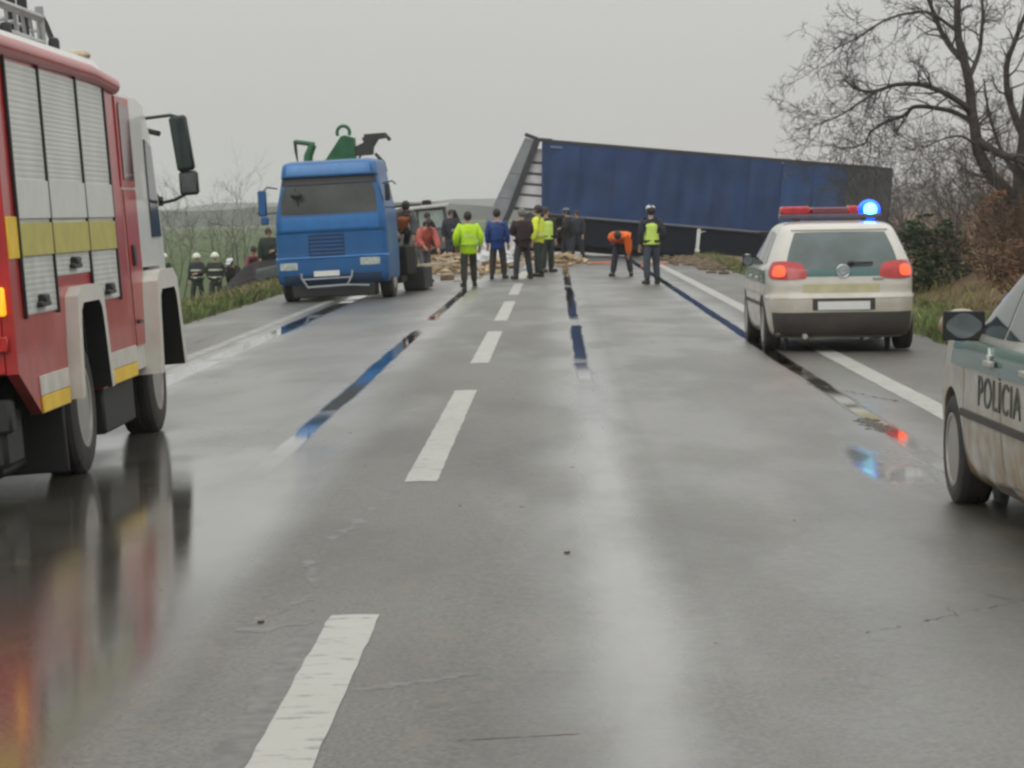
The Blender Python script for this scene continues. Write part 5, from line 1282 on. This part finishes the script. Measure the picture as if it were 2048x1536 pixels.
limbs = [
    ([(.0, 0, .75), (-.18, -.1, 1.33), (-.48, -.2, 1.62), (-.72, -.25, 2.12), (-.80, -.3, 2.60), (-.88, -.3, 3.25), (-.98, -.3, 3.75), (-1.08, -.35, 4.25), (-1.1, -.4, 5.1), (-1.2, -.4, 6.2)], .135, .05),
    ([(-.98, -.3, 3.7), (-1.22, -.2, 4.02), (-1.42, -.1, 4.45), (-1.58, 0, 4.95), (-1.75, .1, 5.8)], .06, .025),
    ([(-.84, -.3, 2.75), (-1.05, -.5, 2.95), (-1.45, -.7, 3.15), (-1.85, -.8, 3.28), (-2.25, -.85, 3.30), (-2.6, -.9, 3.2), (-2.95, -.9, 3.22), (-3.2, -1, 3.42)], .062, .018),
    ([(-2.55, -.9, 3.22), (-2.95, -.95, 2.98), (-3.35, -1.0, 2.72), (-3.75, -1.0, 2.62)], .026, .008),
    ([(-.80, -.3, 2.62), (-1.25, -.1, 2.85), (-1.8, .1, 2.92), (-1.98, .15, 2.78), (-2.3, .2, 2.68), (-2.6, .2, 2.5), (-2.72, .2, 2.3), (-3.1, .2, 2.2)], .05, .01),
    ([(-1.08, -.35, 4.2), (-1.6, -.6, 4.55), (-2.05, -.7, 4.55), (-2.5, -.8, 4.4), (-2.9, -.9, 4.15), (-3.3, -.9, 3.95)], .035, .008),
    ([(-.74, -.3, 2.3), (-.45, -.35, 2.1), (-.1, -.4, 1.95), (.3, -.45, 1.72), (.7, -.5, 1.5)], .08, .05),
    ([(.18, .1, 2.2), (.02, .2, 2.75), (-.12, .3, 3.3), (-.05, .3, 3.85), (.2, .35, 4.4), (.5, .4, 5.0)], .08, .03),
    ([(-.9, -.3, 3.4), (-.62, .1, 3.9), (-.55, .2, 4.6), (-.6, .3, 5.4)], .05, .02),
    ([(-.75, -.3, 2.2), (-1.1, -.6, 2.35), (-1.5, -.8, 2.3), (-1.9, -.9, 2.1)], .03, .006),
    ([(.1, .05, 1.5), (-.15, .4, 2.0), (-.35, .6, 2.6), (-.45, .7, 3.4)], .05, .015),
    ([(.2, .1, 2.5), (.7, .3, 3.1), (1.2, .5, 3.4), (1.9, .6, 3.6)], .07, .02),
    ([(.05, 0, 1.2), (.6, -.2, 1.7), (1.2, -.4, 2.2), (1.8, -.5, 2.9)], .07, .02),
]
for lp, r0, r1 in limbs:
    L = MB(); P, r_ = limb([(a, d, z) for a, d, z in lp], r0, r1); L.tube(P, r_, 9); lo = L.build('limb', M['bark'], tree)
    tw = MB()
    nk = int(3 + 2.7 * len(lp))
    for q in range(nk):
        i = rngt.randint(len(P) // 5, len(P) - 1); t = (P[i] - P[i - 1]).normalized()
        ax = t.cross(Vector((rngt.gauss(0, 1), rngt.gauss(0, 1), rngt.gauss(0, 1)))).normalized()
        nd = Matrix.Rotation(rngt.uniform(.45, 1.15), 3, ax) @ t
        branch(tw, P[i], nd, max(.008, min(.022, r_[i] * .45)), rngt.uniform(.45, 1.0), 3, rngt, -.02, .22, 4, 5, (2, 4), (.4, .95), .0050)
    tag(tw.build('twigs', M['twig'], lo, fix=False, angle=180), kind='stuff')

def shrub(name, label, x, y, h, w, nst, m, seed, cat='shrub', group=None, lvl=3, leaves=None, nleaf=0, lsize=(.02, .05)):
    rg = random.Random(seed); t = thing(name, label, cat, (x, y, terrain(x, y) - .05), (0, 0, 0), group)
    st = MB(); tips = MB()
    for i in range(nst):
        a = rg.uniform(0, 6.283); rr = w * .35 * math.sqrt(rg.random()); p = Vector((rr * math.cos(a), rr * math.sin(a), 0))
        d = Vector((math.cos(a) * rg.uniform(.05, .55), math.sin(a) * rg.uniform(.05, .55), 1))
        branch(tips, p, d, rg.uniform(.012, .026) * (h / 2.0) ** .5, h * rg.uniform(.55, .9), lvl, rg, .0, .16, 5, 5, (3, 5), (.3, .8), .005)
    tag(tips.build('stems', m, t, fix=False, angle=180), kind='stuff')
    if leaves:
        lf = MB()
        for i in range(nleaf):
            a = rg.uniform(0, 6.283); u = rg.random() ** .5; zz = rg.random()
            prof = math.sin(math.pi * min(.98, .12 + .86 * zz)) ** .6
            c = Vector((w * .5 * u * prof * math.cos(a), w * .5 * u * prof * math.sin(a), h * zz * .95))
            if mnoise.noise(c * 2.6 + Vector((seed, 0, 0))) < -.12: continue
            L = rg.uniform(*lsize); n = Vector((rg.gauss(0, 1), rg.gauss(0, 1), rg.gauss(0, 1))).normalized(); e = n.cross(Vector((.3, .2, 1))).normalized(); f = n.cross(e)
            lf.add([c - e * L, c + f * L * .5, c + e * L, c - f * L * .5], [(0, 1, 2, 3)])
        tag(lf.build('leaves', leaves, t, fix=False, smooth=False), kind='stuff')
    return t
Gb = 'shrubs along the right bank'
shrub('evergreen_bush', 'dark green bush just right of the white police hatchback', 7.1, 50.5, 1.55, 1.7, 10, M['twig'], 3, 'bush', Gb, 2, M['leaf_dark'], 5200, (.03, .07))
shrub('evergreen_bush', 'smaller dark green bush behind the roof of the white police car', 6.75, 60, 1.35, 1.7, 8, M['twig'], 4, 'bush', Gb, 2, M['leaf_dark'], 3600, (.03, .08))
shrub('dead_shrub', 'rust brown leafy shrub between the green bush and the tree trunk', 7.9, 46.5, 1.65, 1.7, 14, M['twig_brown'], 5, 'shrub', Gb, 3, M['leaf_dead'], 3200, (.02, .05))
shrub('dead_shrub', 'rust brown shrub at the right edge beside the tree trunk', 8.8, 45.0, 1.5, 1.8, 14, M['twig_brown'], 6, 'shrub', Gb, 3, M['leaf_dead'], 3000, (.02, .05))
shrub('dead_shrub', 'low brown shrub in front of the tree foot above the silver police car', 7.6, 42.5, 1.0, 1.6, 12, M['twig_brown'], 7, 'shrub', Gb, 3, M['leaf_dead'], 2200, (.02, .05))
for i, (x, y, h, w, lb) in enumerate(((9.3, 62, 2.6, 2.6, 'bare grey shrub just left of the leaning trunk base'), (11.2, 64, 2.9, 2.8, 'bare grey shrub behind the right tree trunk'),
        (8.2, 66, 2.2, 2.2, 'bare grey shrub right behind the blue beacon'), (10.6, 74, 3.2, 3.0, 'taller bare shrub above the brown bank'), (13.2, 72, 3.4, 3.0, 'bare shrub at the far right edge behind the tree'),
        (14.2, 86, 3.3, 3.2, 'bare shrub right behind the trailer rear end'), (16.6, 92, 3.7, 3.4, 'bare shrub well right of the trailer end'), (9.8, 54, 1.9, 2.2, 'low bare shrub at the tree foot'), (10.8, 50, 2.0, 2.3, 'low bare shrub on the right edge beside the trunk'))):
    shrub('bare_shrub', lb, x, y, h, w, 13, M['twig_brown'] if i in (7, 8) else M['twig'], 20 + i, 'shrub', Gb, 3)
Gl = 'bare shrubs in the field edge on the left'
for i, (x, y, h, w, lb) in enumerate(((-13.1, 90, 3.0, 1.8, 'bare shrub left of the two firefighters, below the fire engine mirror'), (-11.6, 92, 3.3, 2.0, 'bare shrub between the mirror and the two firefighters'),
        (-12.2, 105, 3.9, 1.6, 'slim bare sapling beyond the firefighters'))):
    shrub('bare_shrub', lb, x, y, h, w, 5, M['twig'], 40 + i, 'shrub', Gl, 3)

# ================================================================== damp air
hz = MB(); hz.prism([(-2350, -60), (2350, -60), (2350, 2560), (-2350, 2560)], -4.0, 48.0, 'z')
m = bpy.data.materials.new('damp_air'); m.use_nodes = True
n, l = m.node_tree.nodes, m.node_tree.links; n.clear()
mo = n.new('ShaderNodeOutputMaterial'); pv = n.new('ShaderNodeVolumePrincipled')
pv.inputs['Color'].default_value = (.93, .94, .95, 1); pv.inputs['Density'].default_value = .00034; pv.inputs['Anisotropy'].default_value = .2
l.new(pv.outputs[0], mo.inputs['Volume'])
HAZE = True
if HAZE:
    o = hz.build('haze', m, smooth=False); tag(o, kind='stuff')
